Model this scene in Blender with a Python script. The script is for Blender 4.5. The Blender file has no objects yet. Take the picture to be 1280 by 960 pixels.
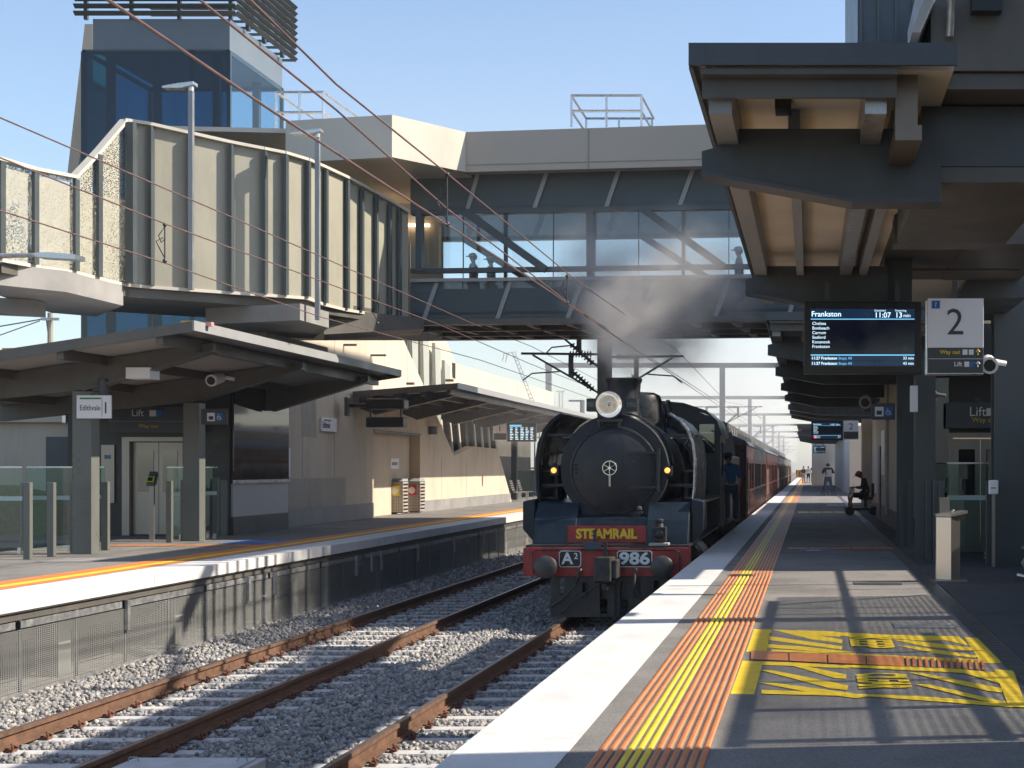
import bpy, bmesh, math, random
import numpy as np
from mathutils import Vector, Matrix
R = math.radians
random.seed(7)
SC = bpy.context.scene
COL = SC.collection
# ---------------------------------------------------------------- camera
F, CX, CY, H = 1800., 1012., 585., 1.55        # focal length in photo pixels, vanishing point, eye height above platform
cam_d = bpy.data.cameras.new('camera')
cam = bpy.data.objects.new('camera', cam_d)
COL.objects.link(cam)
cam.location = (0, 0, H)
cam.rotation_euler = (R(90), 0, 0)
cam_d.sensor_width = 36
cam_d.lens = F/1280*36
cam_d.shift_x = (640-CX)/1280
cam_d.shift_y = (CY-480)/1280
cam_d.clip_start = 0.1
cam_d.clip_end = 4000
SC.camera = cam
# ---------------------------------------------------------------- world and sun
SUN = Vector((1, .12, .85)).normalized()
world = bpy.data.worlds.new('World')
SC.world = world
world.use_nodes = True
wn = world.node_tree
for n in list(wn.nodes): wn.nodes.remove(n)
sky = wn.nodes.new('ShaderNodeTexSky')
sky.sky_type = 'NISHITA'
sky.sun_disc = False
sky.sun_elevation = math.asin(SUN.z)
sky.sun_rotation = math.atan2(SUN.x, SUN.y)
sky.air_density = 1.0
sky.dust_density = 1.2
sky.ozone_density = 1.5
bg = wn.nodes.new('ShaderNodeBackground')
bg.inputs[1].default_value = 0.13
wo = wn.nodes.new('ShaderNodeOutputWorld')
wn.links.new(sky.outputs[0], bg.inputs[0])
wn.links.new(bg.outputs[0], wo.inputs[0])
sl = bpy.data.lights.new('sun', 'SUN')
sl.energy = 5.0
sl.angle = R(.5)
sl.color = (1, .91, .77)
so = bpy.data.objects.new('sun', sl)
COL.objects.link(so)
so.rotation_euler = (-SUN).to_track_quat('-Z', 'Y').to_euler()
SC.view_settings.view_transform = 'Standard'
SC.view_settings.look = 'None'
SC.view_settings.exposure = 0.74
SC.view_settings.gamma = 1
SC.view_settings.use_curve_mapping = False
SC.render.engine = 'CYCLES'
cy = SC.cycles
cy.max_bounces = 7
cy.diffuse_bounces = 3
cy.glossy_bounces = 4
cy.transparent_max_bounces = 24
cy.volume_bounces = 1
cy.volume_step_rate = 2.0
cy.volume_max_steps = 96
cy.use_denoising = True
cy.caustics_reflective = False
cy.caustics_refractive = False

# ---------------------------------------------------------------- helpers
def P(px, py, Y): return Vector(((px-CX)*Y/F, Y, H-(py-CY)*Y/F))
def G(px, py, z=0.):
    Y = F*(H-z)/(py-CY)
    return Vector(((px-CX)*Y/F, Y, z))
def PX(px, py, X):                               # point on the plane X = const
    Y = X*F/(px-CX)
    return Vector((X, Y, H-(py-CY)*Y/F))
V = Vector
X_, Y_, Z_ = V((1,0,0)), V((0,1,0)), V((0,0,1))

class MB:
    def __init__(s): s.v = []; s.f = []; s.c = []
    def add(s, vs, fs):
        n = len(s.v); s.c.append((n, len(s.f))); s.v += [tuple(a) for a in vs]; s.f += [tuple(i+n for i in f) for f in fs]; return s
    def box(s, x0, x1, y0, y1, z0, z1):
        return s.add([(x0,y0,z0),(x1,y0,z0),(x1,y1,z0),(x0,y1,z0),(x0,y0,z1),(x1,y0,z1),(x1,y1,z1),(x0,y1,z1)],
                     [(0,3,2,1),(4,5,6,7),(0,1,5,4),(1,2,6,5),(2,3,7,6),(3,0,4,7)])
    def ext(s, pts, vec):                        # polygon extruded along a vector
        n = len(pts); vec = V(vec); pts = [V(p) for p in pts]
        fs = [tuple(range(n)), tuple(range(2*n-1, n-1, -1))]
        fs += [(i, i+n, (i+1) % n+n, (i+1) % n) for i in range(n)]
        return s.add(pts+[p+vec for p in pts], fs)
    def pxy(s, pts, Y, t=.1):                    # front elevation traced at depth Y, thickness t
        return s.ext([P(a, b, Y) for a, b in pts], (0, t, 0))
    def beam(s, a, b, w, h, up=Z_):
        a = V(a); b = V(b); d = (b-a).normalized()
        if abs(d.dot(up)) > .98: up = X_
        sd = d.cross(up).normalized(); u = sd.cross(d).normalized()
        o = [sd*w/2*i+u*h/2*j for i, j in ((-1,-1),(1,-1),(1,1),(-1,1))]
        return s.add([a+k for k in o]+[b+k for k in o], [(0,3,2,1),(4,5,6,7),(0,1,5,4),(1,2,6,5),(2,3,7,6),(3,0,4,7)])
    def cyl(s, a, b, r0, r1=None, n=16, cap=True):
        if r1 is None: r1 = r0
        a = V(a); b = V(b); d = (b-a).normalized()
        up = Z_ if abs(d.z) < .9 else X_
        u = d.cross(up).normalized(); w = d.cross(u)
        vs = []
        for c, r in ((a, r0), (b, r1)):
            for i in range(n):
                t = 2*math.pi*i/n; vs.append(c+u*math.cos(t)*r+w*math.sin(t)*r)
        fs = [(i, (i+1) % n, n+(i+1) % n, n+i) for i in range(n)]
        if cap: fs += [tuple(range(n-1, -1, -1)), tuple(range(n, 2*n))]
        return s.add(vs, fs)
    def lathe(s, prof, o, ax, n=24, a0=0, a1=2*math.pi):   # prof: (radius, distance along axis)
        o = V(o); d = V(ax).normalized()
        up = Z_ if abs(d.z) < .9 else X_
        u = d.cross(up).normalized(); w = d.cross(u)
        full = abs(a1-a0-2*math.pi) < 1e-6; m = n if full else n+1
        vs = []
        for r, t in prof:
            for i in range(m):
                a = a0+(a1-a0)*i/n; vs.append(o+d*t+u*math.cos(a)*r+w*math.sin(a)*r)
        fs = []
        for j in range(len(prof)-1):
            for i in range(m if full else m-1):
                k = (i+1) % m; fs.append((j*m+i, j*m+k, (j+1)*m+k, (j+1)*m+i))
        return s.add(vs, fs)
    def tube(s, path, r, n=6):
        path = [V(p) for p in path]; vs = []; m = len(path)
        for i, p in enumerate(path):
            d = (path[min(i+1, m-1)]-path[max(i-1, 0)]).normalized()
            up = Z_ if abs(d.z) < .9 else X_
            u = d.cross(up).normalized(); w = d.cross(u)
            for k in range(n):
                t = 2*math.pi*k/n; vs.append(p+u*math.cos(t)*r+w*math.sin(t)*r)
        fs = [(i*n+k, i*n+(k+1) % n, (i+1)*n+(k+1) % n, (i+1)*n+k) for i in range(m-1) for k in range(n)]
        fs += [tuple(range(n-1, -1, -1)), tuple(range((m-1)*n, m*n))]
        return s.add(vs, fs)
    def torus(s, c, ax, r, t, n=24, k=8):
        c = V(c); d = V(ax).normalized(); up = Z_ if abs(d.z) < .9 else X_
        u = d.cross(up).normalized(); w = d.cross(u); vs = []
        for i in range(n):
            a = 2*math.pi*i/n; rad = u*math.cos(a)+w*math.sin(a)
            for j in range(k):
                b = 2*math.pi*j/k; vs.append(c+rad*(r+t*math.cos(b))+d*t*math.sin(b))
        fs = [(i*k+j, i*k+(j+1) % k, ((i+1) % n)*k+(j+1) % k, ((i+1) % n)*k+j) for i in range(n) for j in range(k)]
        return s.add(vs, fs)
    def ball(s, c, r, n=10, sc=(1,1,1)):
        c = V(c); vs = []; m = n//2+1
        for j in range(1, m):
            a = math.pi*j/m
            for i in range(n):
                b = 2*math.pi*i/n
                vs.append(c+V((r*sc[0]*math.sin(a)*math.cos(b), r*sc[1]*math.sin(a)*math.sin(b), r*sc[2]*math.cos(a))))
        vs += [c+V((0,0,r*sc[2])), c-V((0,0,r*sc[2]))]
        fs = [(j*n+i, j*n+(i+1) % n, (j+1)*n+(i+1) % n, (j+1)*n+i) for j in range(m-2) for i in range(n)]
        T = len(vs)-2
        fs += [(T, (i+1) % n, i) for i in range(n)] + [(T+1, (m-2)*n+i, (m-2)*n+(i+1) % n) for i in range(n)]
        return s.add(vs, fs)

def wpos(o):
    p = V((0,0,0))
    while o: p += o.location; o = o.parent
    return p
def obj(name, mb, mat, parent=None, local=False, smooth=False, bevel=0):
    me = bpy.data.meshes.new(name)
    me.from_pydata(mb.v, [], mb.f)
    me.validate()
    bm = bmesh.new(); bm.from_mesh(me)
    bmesh.ops.recalc_face_normals(bm, faces=bm.faces)
    bm.to_mesh(me); bm.free()
    if smooth:
        me.polygons.foreach_set('use_smooth', [True]*len(me.polygons))
        try: me.set_sharp_from_angle(angle=R(35))
        except Exception: pass
    o = bpy.data.objects.new(name, me); COL.objects.link(o)
    me.materials.append(mat)
    if parent:
        o.parent = parent
        if not local: o.location = -wpos(parent)
    if bevel:
        b = o.modifiers.new('bevel', 'BEVEL'); b.width = bevel; b.segments = 2; b.limit_method = 'ANGLE'
    return o
def objs(name, mb, mat, parent, local=False, **k):              # one object for each piece added to the builder
    out = []; cs = mb.c+[(len(mb.v), len(mb.f))]
    for (v0, f0), (v1, f1) in zip(cs[:-1], cs[1:]):
        if v1 == v0: continue
        q = MB(); q.v = mb.v[v0:v1]; q.f = [tuple(i-v0 for i in f) for f in mb.f[f0:f1]]
        out.append(obj(name, q, mat, parent, local, **k))
    return out
def tag(o, label=None, cat=None, group=None, kind=None):
    if label: o['label'] = label
    if cat: o['category'] = cat
    if group: o['group'] = group
    if kind: o['kind'] = kind
    return o
def thing(name, label, cat, loc=(0,0,0), group=None):
    o = bpy.data.objects.new(name, None); COL.objects.link(o); o.location = loc
    o.empty_display_size = .2
    return tag(o, label, cat, group)
def struct(name, mb, mat, **k): return tag(obj(name, mb, mat, **k), kind='structure')
def dup(root, loc, label=None, group=None, rz=None):
    def rec(o, par):
        c = o.copy(); COL.objects.link(c)
        if par: c.parent = par
        for ch in list(o.children): rec(ch, c)
        return c
    r = rec(root, None); r.location = loc
    if rz is not None: r.rotation_euler = (0, 0, rz)
    if label: r['label'] = label
    if group: r['group'] = group
    return r

def text(s, size, mat, parent, loc, rot=(R(90),0,0), align='CENTER', sx=1., name='lettering', thick=.0015, bold=0.):
    cu = bpy.data.curves.new('t', 'FONT'); cu.body = s; cu.size = size; cu.align_x = align; cu.align_y = 'CENTER'
    cu.extrude = thick; cu.offset = bold; cu.resolution_u = 3
    t = bpy.data.objects.new('t', cu); COL.objects.link(t)
    bpy.context.view_layer.update()
    me = bpy.data.meshes.new_from_object(t.evaluated_get(bpy.context.evaluated_depsgraph_get()))
    bpy.data.objects.remove(t); bpy.data.curves.remove(cu)
    M = Matrix.Translation(V(loc)) @ (Matrix.Rotation(rot[2], 4, 'Z') @ Matrix.Rotation(rot[1], 4, 'Y') @ Matrix.Rotation(rot[0], 4, 'X')) @ Matrix.Diagonal((sx,1,1,1))
    me.transform(M); me.materials.clear(); me.materials.append(mat)
    o = bpy.data.objects.new(name, me); COL.objects.link(o)
    o.parent = parent; o.location = -wpos(parent)
    return o

# ---------------------------------------------------------------- materials
def mat(name, col, rough=.6, metal=0., var=.15, scale=3., bump=.0, bscale=60., spec=.5, streak=0., rvar=.1, emit=None, estr=0., coat=0., fine=0., fscale=120., stain=0., sscale=1.6):
    m = bpy.data.materials.new(name); m.use_nodes = True
    nt = m.node_tree; b = nt.nodes['Principled BSDF']; L = nt.links.new
    b.inputs['Roughness'].default_value = rough; b.inputs['Metallic'].default_value = metal
    b.inputs['Specular IOR Level'].default_value = spec
    b.inputs['Coat Weight'].default_value = coat
    tc = nt.nodes.new('ShaderNodeTexCoord')
    mp = nt.nodes.new('ShaderNodeMapping'); L(tc.outputs['Object'], mp.inputs[0])
    if streak: mp.inputs['Scale'].default_value = (1, 1, streak)
    nz = nt.nodes.new('ShaderNodeTexNoise'); nz.inputs['Scale'].default_value = scale; nz.inputs['Detail'].default_value = 7
    nz.inputs['Roughness'].default_value = .62
    L(mp.outputs[0], nz.inputs['Vector'])
    cr = nt.nodes.new('ShaderNodeValToRGB'); L(nz.outputs['Fac'], cr.inputs[0])
    c = V(col[:3])
    cr.color_ramp.elements[0].position = .32; cr.color_ramp.elements[1].position = .68
    cr.color_ramp.elements[0].color = (*(c*(1-var)), 1); cr.color_ramp.elements[1].color = (*[min(1, q*(1+var)) for q in c], 1)
    csock = cr.outputs[0]
    def mul(sock, vec_scale, sc, amt, lo=.35, hi=.7, det=5):
        m2 = nt.nodes.new('ShaderNodeMapping'); m2.inputs['Scale'].default_value = vec_scale; L(tc.outputs['Object'], m2.inputs[0])
        n3 = nt.nodes.new('ShaderNodeTexNoise'); n3.inputs['Scale'].default_value = sc; n3.inputs['Detail'].default_value = det; n3.inputs['Roughness'].default_value = .7
        L(m2.outputs[0], n3.inputs['Vector'])
        r3 = nt.nodes.new('ShaderNodeMapRange'); r3.inputs[1].default_value = lo; r3.inputs[2].default_value = hi; r3.inputs[3].default_value = 1-amt; r3.inputs[4].default_value = 1+amt*.35
        L(n3.outputs['Fac'], r3.inputs[0])
        vm = nt.nodes.new('ShaderNodeVectorMath'); vm.operation = 'SCALE'; L(sock, vm.inputs[0]); L(r3.outputs[0], vm.inputs['Scale'])
        return vm.outputs[0]
    if fine: csock = mul(csock, (1,1,1), fscale, fine)
    if stain: csock = mul(csock, (1,1,.22), sscale, stain, .30, .52, 8)
    L(csock, b.inputs['Base Color'])
    if rvar:
        mr = nt.nodes.new('ShaderNodeMapRange'); L(nz.outputs['Fac'], mr.inputs[0])
        mr.inputs[1].default_value = .3; mr.inputs[2].default_value = .7
        mr.inputs[3].default_value = max(0, rough-rvar); mr.inputs[4].default_value = min(1, rough+rvar)
        L(mr.outputs[0], b.inputs['Roughness'])
    if bump:
        n2 = nt.nodes.new('ShaderNodeTexNoise'); n2.inputs['Scale'].default_value = bscale; n2.inputs['Detail'].default_value = 4
        L(tc.outputs['Object'], n2.inputs['Vector'])
        bp = nt.nodes.new('ShaderNodeBump'); bp.inputs['Strength'].default_value = bump; bp.inputs['Distance'].default_value = .01
        L(n2.outputs['Fac'], bp.inputs['Height']); L(bp.outputs[0], b.inputs['Normal'])
    if emit:
        b.inputs['Emission Color'].default_value = (*emit, 1); b.inputs['Emission Strength'].default_value = estr
    return m
def glass(name, tint=(.8,.9,.92), refl=.12, rough=.02, fixed=False):
    m = bpy.data.materials.new(name); m.use_nodes = True
    nt = m.node_tree; L = nt.links.new
    for n in list(nt.nodes): nt.nodes.remove(n)
    out = nt.nodes.new('ShaderNodeOutputMaterial'); tr = nt.nodes.new('ShaderNodeBsdfTransparent'); tr.inputs[0].default_value = (*tint, 1)
    gl = nt.nodes.new('ShaderNodeBsdfGlossy'); gl.inputs['Roughness'].default_value = rough
    fr = nt.nodes.new('ShaderNodeFresnel'); fr.inputs[0].default_value = 1.5
    ad = nt.nodes.new('ShaderNodeMath'); ad.operation = 'ADD'; ad.inputs[1].default_value = refl; ad.use_clamp = True
    tc = nt.nodes.new('ShaderNodeTexCoord'); nz = nt.nodes.new('ShaderNodeTexNoise'); nz.inputs['Scale'].default_value = .8
    L(tc.outputs['Object'], nz.inputs[0])
    bp = nt.nodes.new('ShaderNodeBump'); bp.inputs['Strength'].default_value = .03; L(nz.outputs[0], bp.inputs['Height']); L(bp.outputs[0], gl.inputs['Normal'])
    mx = nt.nodes.new('ShaderNodeMixShader')
    L(fr.outputs[0], ad.inputs[0]); (L(ad.outputs[0], mx.inputs[0]) if not fixed else None); mx.inputs[0].default_value = refl; L(tr.outputs[0], mx.inputs[1]); L(gl.outputs[0], mx.inputs[2]); L(mx.outputs[0], out.inputs[0])
    return m
def perforated(name, col, kind, scale, open_, rough=.5):
    """sheet metal with holes: kind 'cell' = irregular holes, 'mesh' = regular slots; open_ = open share threshold"""
    m = mat(name, col, rough, var=.06); nt = m.node_tree; L = nt.links.new
    b = nt.nodes['Principled BSDF']; out = [n for n in nt.nodes if n.type == 'OUTPUT_MATERIAL'][0]
    tc = nt.nodes.new('ShaderNodeTexCoord'); mp = nt.nodes.new('ShaderNodeMapping'); L(tc.outputs['Object'], mp.inputs[0])
    th = nt.nodes.new('ShaderNodeMath'); th.operation = 'LESS_THAN'; th.inputs[1].default_value = open_
    if kind == 'cell':
        vo = nt.nodes.new('ShaderNodeTexVoronoi'); vo.inputs['Scale'].default_value = scale; L(mp.outputs[0], vo.inputs['Vector'])
        nz = nt.nodes.new('ShaderNodeTexNoise'); nz.inputs['Scale'].default_value = 1.1; L(mp.outputs[0], nz.inputs[0])
        sb = nt.nodes.new('ShaderNodeMath'); sb.operation = 'MULTIPLY_ADD'; sb.inputs[1].default_value = -.24; sb.inputs[2].default_value = .12
        L(nz.outputs[0], sb.inputs[0])
        a2 = nt.nodes.new('ShaderNodeMath'); a2.operation = 'ADD'; L(vo.outputs['Distance'], a2.inputs[0]); L(sb.outputs[0], a2.inputs[1])
        L(a2.outputs[0], th.inputs[0])
    else:
        sp = nt.nodes.new('ShaderNodeSeparateXYZ'); L(mp.outputs[0], sp.inputs[0])
        def tri(sock, s):
            mu = nt.nodes.new('ShaderNodeMath'); mu.operation = 'MULTIPLY'; mu.inputs[1].default_value = s; L(sock, mu.inputs[0])
            fr = nt.nodes.new('ShaderNodeMath'); fr.operation = 'FRACT'; L(mu.outputs[0], fr.inputs[0])
            s2 = nt.nodes.new('ShaderNodeMath'); s2.operation = 'SUBTRACT'; s2.inputs[1].default_value = .5; L(fr.outputs[0], s2.inputs[0])
            ab = nt.nodes.new('ShaderNodeMath'); ab.operation = 'ABSOLUTE'; L(s2.outputs[0], ab.inputs[0]); return ab.outputs[0]
        h = nt.nodes.new('ShaderNodeMath'); h.operation = 'ADD'; L(sp.outputs[0], h.inputs[0]); L(sp.outputs[1], h.inputs[1])
        mxx = nt.nodes.new('ShaderNodeMath'); mxx.operation = 'MAXIMUM'
        L(tri(h.outputs[0], scale*(.5 if kind == 'slot' else 1)), mxx.inputs[0]); L(tri(sp.outputs[2], scale), mxx.inputs[1])
        L(mxx.outputs[0], th.inputs[0])
    tr = nt.nodes.new('ShaderNodeBsdfTransparent'); mx = nt.nodes.new('ShaderNodeMixShader')
    L(th.outputs[0], mx.inputs[0]); L(b.outputs[0], mx.inputs[1]); L(tr.outputs[0], mx.inputs[2]); L(mx.outputs[0], out.inputs[0])
    return m
M = {}
M['white_conc'] = mat('white painted concrete', (.60,.59,.575), .7, var=.05, scale=2.2, bump=.15, bscale=90, fine=.10, fscale=45, stain=.09, sscale=1.1)
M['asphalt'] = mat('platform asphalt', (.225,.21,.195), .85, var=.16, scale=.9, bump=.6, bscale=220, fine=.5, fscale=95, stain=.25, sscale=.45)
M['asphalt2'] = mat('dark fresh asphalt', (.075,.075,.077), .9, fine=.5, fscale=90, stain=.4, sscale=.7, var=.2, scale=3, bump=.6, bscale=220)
M['conc'] = mat('grey concrete', (.36,.355,.34), .85, var=.14, scale=1.3, bump=.25, bscale=50)
M['conc_lt'] = mat('pale sleeper concrete', (.46,.45,.44), .85, var=.14, scale=5, bump=.25, bscale=60)
M['tan'] = mat('tan precast concrete', (.58,.49,.38), .8, var=.06, scale=.7, bump=.12, bscale=45, fine=.08, fscale=60, stain=.13, sscale=1.3)
M['tan_lt'] = mat('pale tan metal', (.54,.50,.43), .45, var=.04, scale=.6, stain=.10, sscale=1.5)
M['clad'] = mat('khaki standing seam cladding', (.325,.307,.243), .42, var=.05, scale=.8, fine=.05, fscale=30, stain=.10, sscale=2)
M['plinth'] = mat('grey anti graffiti plinth', (.27,.26,.25), .6, var=.18, scale=1.2, bump=.1)
M['roof_soffit'] = mat('cream soffit sheet', (.80,.72,.59), .55, var=.05, scale=1.2, stain=.08)
M['char'] = mat('charcoal painted steel', (.062,.070,.075), .40, var=.14, scale=1.6, stain=.2, sscale=2)
M['char2'] = mat('dark bronze painted steel', (.105,.097,.084), .45, var=.18, scale=1.3, stain=.2, sscale=2)
M['post'] = mat('grey green steel post', (.065,.078,.082), .4, var=.1, scale=1.2)
M['grey_metal'] = mat('mid grey powder coat', (.30,.30,.30), .42, var=.08, scale=1.5)
M['galv'] = mat('galvanised steel', (.42,.42,.42), .42, metal=.7, var=.3, scale=9, bump=.05)
M['alu'] = mat('brushed aluminium', (.62,.62,.62), .32, metal=.9, var=.1, scale=12)
M['steel'] = mat('brushed stainless', (.34,.30,.265), .33, metal=.75, var=.04, scale=3, rvar=.02)
M['rail'] = mat('rusty rail side', (.135,.07,.042), .8, var=.35, scale=7, bump=.3, bscale=40)
M['railtop'] = mat('worn rail head', (.26,.20,.165), .34, metal=.8, var=.1, scale=6)
M['clip'] = mat('rusted rail clip', (.13,.05,.028), .8, var=.3, scale=15)
M['orange'] = mat('orange tactile plastic', (.58,.205,.07), .5, var=.14, scale=5)
M['yellow'] = mat('yellow tactile plastic', (.80,.56,.03), .5, var=.1, scale=5)
M['ypaint'] = mat('yellow line paint', (.78,.53,.02), .6, var=.14, scale=7, bump=.2, bscale=200)
M['bpaint'] = mat('blue floor decal', (.04,.14,.42), .5, var=.1)
M['black'] = mat('black plastic', (.012,.012,.013), .35, var=.1)
M['loco'] = mat('sooty black engine paint', (.022,.024,.027), .36, var=.45, scale=3.5, bump=.12, bscale=16, rvar=.14, stain=.45, sscale=5)
M['loco_mat'] = mat('matt smokebox black', (.020,.022,.025), .58, var=.45, scale=3, bump=.16, bscale=26)
M['loco_blue'] = mat('black enamel with blue sheen', (.009,.017,.027), .38, var=.3, scale=3, spec=.35, stain=.4, sscale=4)
M['red'] = mat('buffer beam red', (.31,.028,.024), .45, var=.22, scale=5, stain=.4, sscale=6, bump=.1, bscale=30)
M['maroon'] = mat('carriage maroon', (.065,.010,.008), .35, var=.2, scale=2)
M['maroon_lt'] = mat('varnished brown paneling', (.055,.017,.012), .26, var=.25, scale=2)
M['lyellow'] = mat('yellow lettering', (.85,.55,.03), .5, var=.02)
M['white'] = mat('white sign face', (.86,.85,.87), .4, var=.02)
M['wpaint'] = mat('white lettering', (.82,.82,.82), .5, var=.02)
M['dkgrey'] = mat('dark sign band', (.055,.065,.075), .4, var=.03)
M['dtext'] = mat('dark lettering', (.05,.055,.06), .5, var=.02)
M['green'] = mat('green line', (.02,.24,.07), .5, var=.02)
M['blue'] = mat('blue pictogram', (.02,.14,.42), .4, var=.02)
M['chrome'] = mat('polished steel', (.7,.7,.7), .14, metal=1, var=.1, scale=8)
M['lens'] = mat('headlight reflector', (.92,.90,.86), .12, metal=1, var=.04, scale=5, emit=(1,.9,.8), estr=.10)
M['amber'] = mat('lit amber lamp', (.9,.4,.1), .3, emit=(1,.33,.05), estr=1.5)
M['screen'] = mat('display panel black', (.006,.008,.012), .12, var=.05, emit=(.002,.003,.008), estr=.6)
M['scr_navy'] = mat('display navy band', (.01,.02,.05), .2, emit=(.006,.02,.05), estr=.6)
M['scr_txt'] = mat('display lit text', (.6,.8,.9), .3, emit=(.62,.85,1), estr=.8)
M['scr_blue'] = mat('display blue line', (.2,.5,.7), .3, emit=(.15,.5,.8), estr=.7)
M['scr_red'] = mat('display red line', (.7,.05,.1), .3, emit=(.8,.03,.12), estr=.9)
M['lamp'] = mat('lit LED strip', (.9,.8,.6), .3, emit=(1,.66,.34), estr=2.5)
M['wire'] = mat('copper contact wire', (.19,.115,.105), .5, metal=.3, var=.2, scale=8)
M['dwire'] = mat('dark cable', (.03,.03,.032), .6)
M['mast'] = mat('weathered mast steel', (.17,.18,.19), .6, metal=.2, var=.15)
M['insul'] = mat('insulator', (.06,.06,.07), .4)
M['timber'] = mat('grey timber', (.28,.26,.2), .8, var=.2, scale=4, streak=.2)
M['skin'] = mat('skin', (.50,.27,.19), .55, var=.05)
M['hair'] = mat('dark hair', (.03,.02,.015), .6)
M['shirt_blk'] = mat('black cloth', (.02,.02,.022), .85)
M['shirt_blu'] = mat('blue work shirt', (.05,.16,.34), .8)
M['shirt_red'] = mat('red top', (.45,.06,.05), .8)
M['shirt_wht'] = mat('white shirt', (.65,.65,.65), .8)
M['jeans'] = mat('blue denim', (.045,.075,.13), .85, var=.2, scale=9)
M['khaki'] = mat('pale grey cloth', (.40,.37,.34), .85)
M['capred'] = mat('red cap', (.3,.02,.02), .7)
M['grass'] = mat('grass', (.09,.115,.045), .9, var=.45, scale=9, bump=1, bscale=60)
M['ground'] = mat('earth and gravel', (.20,.18,.15), .95, var=.35, scale=.6, bump=.6, bscale=20)
M['redsign'] = mat('red label', (.5,.03,.03), .5)
M['ballast_base'] = mat('ballast bed', (.13,.125,.12), .95, var=.5, scale=16, bump=1, bscale=30)
M['stone'] = mat('bluestone ballast', (.235,.225,.22), .9, var=.45, scale=11, bump=.3, bscale=90)
M['glass'] = glass('clear balustrade glass', (.80,.90,.88), .06)
M['glass_blue'] = glass('blue tower glass', (.045,.25,.36), .02)
M['glass_side'] = glass('light blue tower glass', (.80,.91,.96), .10, fixed=True)
M['glass_dk'] = glass('dark glass', (.10,.12,.14), .2)
M['glass_sky'] = glass('pale blue bridge glass', (.92,.97,.99), .03)
M['glass_train'] = glass('carriage window glass', (.06,.05,.05), .18)
M['perf'] = perforated('perforated khaki sheet', (.37,.355,.29), 'cell', 38, .44)
M['mesh_br'] = perforated('bridge mesh sheet', (.085,.11,.125), 'mesh', 42, .27)
M['mesh_pl'] = perforated('expanded metal screen', (.28,.28,.27), 'slot', 40, .41)
M['mesh_st'] = perforated('stair safety mesh', (.12,.12,.12), 'mesh', 16, .385)
M['worn'] = mat('worn oily steel', (.06,.06,.06), .42, metal=.3, var=.3, scale=8)
M['worn_dk'] = mat('dirty dark iron', (.045,.043,.042), .55, metal=.2, var=.45, scale=7, bump=.2, bscale=30)
M['chrome_dk'] = mat('oiled bright steel', (.32,.32,.34), .25, metal=.9, var=.3, scale=7)
M['loco_door'] = mat('faded smokebox door paint', (.024,.023,.025), .5, stain=.5, sscale=4, var=.4, scale=2.4, bump=.1, bscale=20)
M['loco_bl2'] = mat('dark slate enamel', (.04,.065,.09), .4, var=.2)
M['brass_lt'] = mat('pale worn brass', (.55,.50,.40), .35, metal=.6)
M['dimnum'] = mat('dim numerals', (.16,.16,.16), .5)
M['maroon_rd'] = mat('brighter red carriage door', (.095,.015,.010), .3, var=.1)
M['roof_grey'] = mat('sooty carriage roof', (.07,.075,.085), .5, var=.3, scale=3)
M['cler'] = mat('clerestory light', (.16,.13,.10), .3, var=.2)
M['louv'] = mat('pale green grey louvre', (.34,.36,.31), .5, var=.05)
M['post_sunlit'] = mat('sunlit grey green steel', (.135,.14,.125), .35, var=.06)  # post paint lightened for the left posts and bollards that stand in sun
M['fount'] = mat('bright brushed stainless', (.62,.55,.48), .3, metal=1, var=.03, rvar=.02)
M['soffit_g'] = mat('pale grey soffit sheet', (.40,.39,.37), .6, var=.05)
M['pipe_br'] = mat('bronze downpipe', (.20,.15,.115), .35, metal=.6, var=.1)
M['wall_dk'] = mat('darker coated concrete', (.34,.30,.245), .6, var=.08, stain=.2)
M['pinkplate'] = mat('faded pink plate', (.55,.28,.27), .5)
M['lime'] = mat('lime plastic', (.55,.7,.03), .4)
M['grey_metal_w'] = mat('warm grey roof cladding', (.40,.36,.31), .5, var=.04, scale=.5)
M['grey_band'] = mat('slate blue metal band', (.13,.16,.19), .4, var=.1, scale=.8)
M['grey_metal_l'] = mat('pale enamel base panel', (.55,.54,.52), .4, var=.05)
M['clad_blue'] = mat('dark slate cladding', (.045,.07,.09), .4, var=.1)
M['mast_g'] = mat('grey galvanised pole', (.28,.29,.30), .45, metal=.4, var=.1)
M['refl'] = mat('glossy black glazing', (.02,.02,.022), .05, var=.02, rvar=0, spec=1.)
SMOKE = True
HAZE = .0003
# ================================================================ SETTING
EL, ER = -9.55, -1.94             # platform edges
RT = -1.08                         # rail top
XT = (-7.25, -3.46)                # track centres
END = 240
struct('ground', MB().box(-400, 400, -60, 1500, -1.9, -1.42), M['ground'])
struct('ballast_bed', MB().ext([(-9.75,0,-1.4),(-9.75,0,-1.24),(-8.6,0,-1.24),(-8.2,0,-1.285),(-6.2,0,-1.285),(-5.3,0,-1.25),(-4.4,0,-1.285),(-2.3,0,-1.285),(-1.9,0,-1.26),(-1.9,0,-1.4)], (0,1000,0)), M['ballast_base'])
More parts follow.
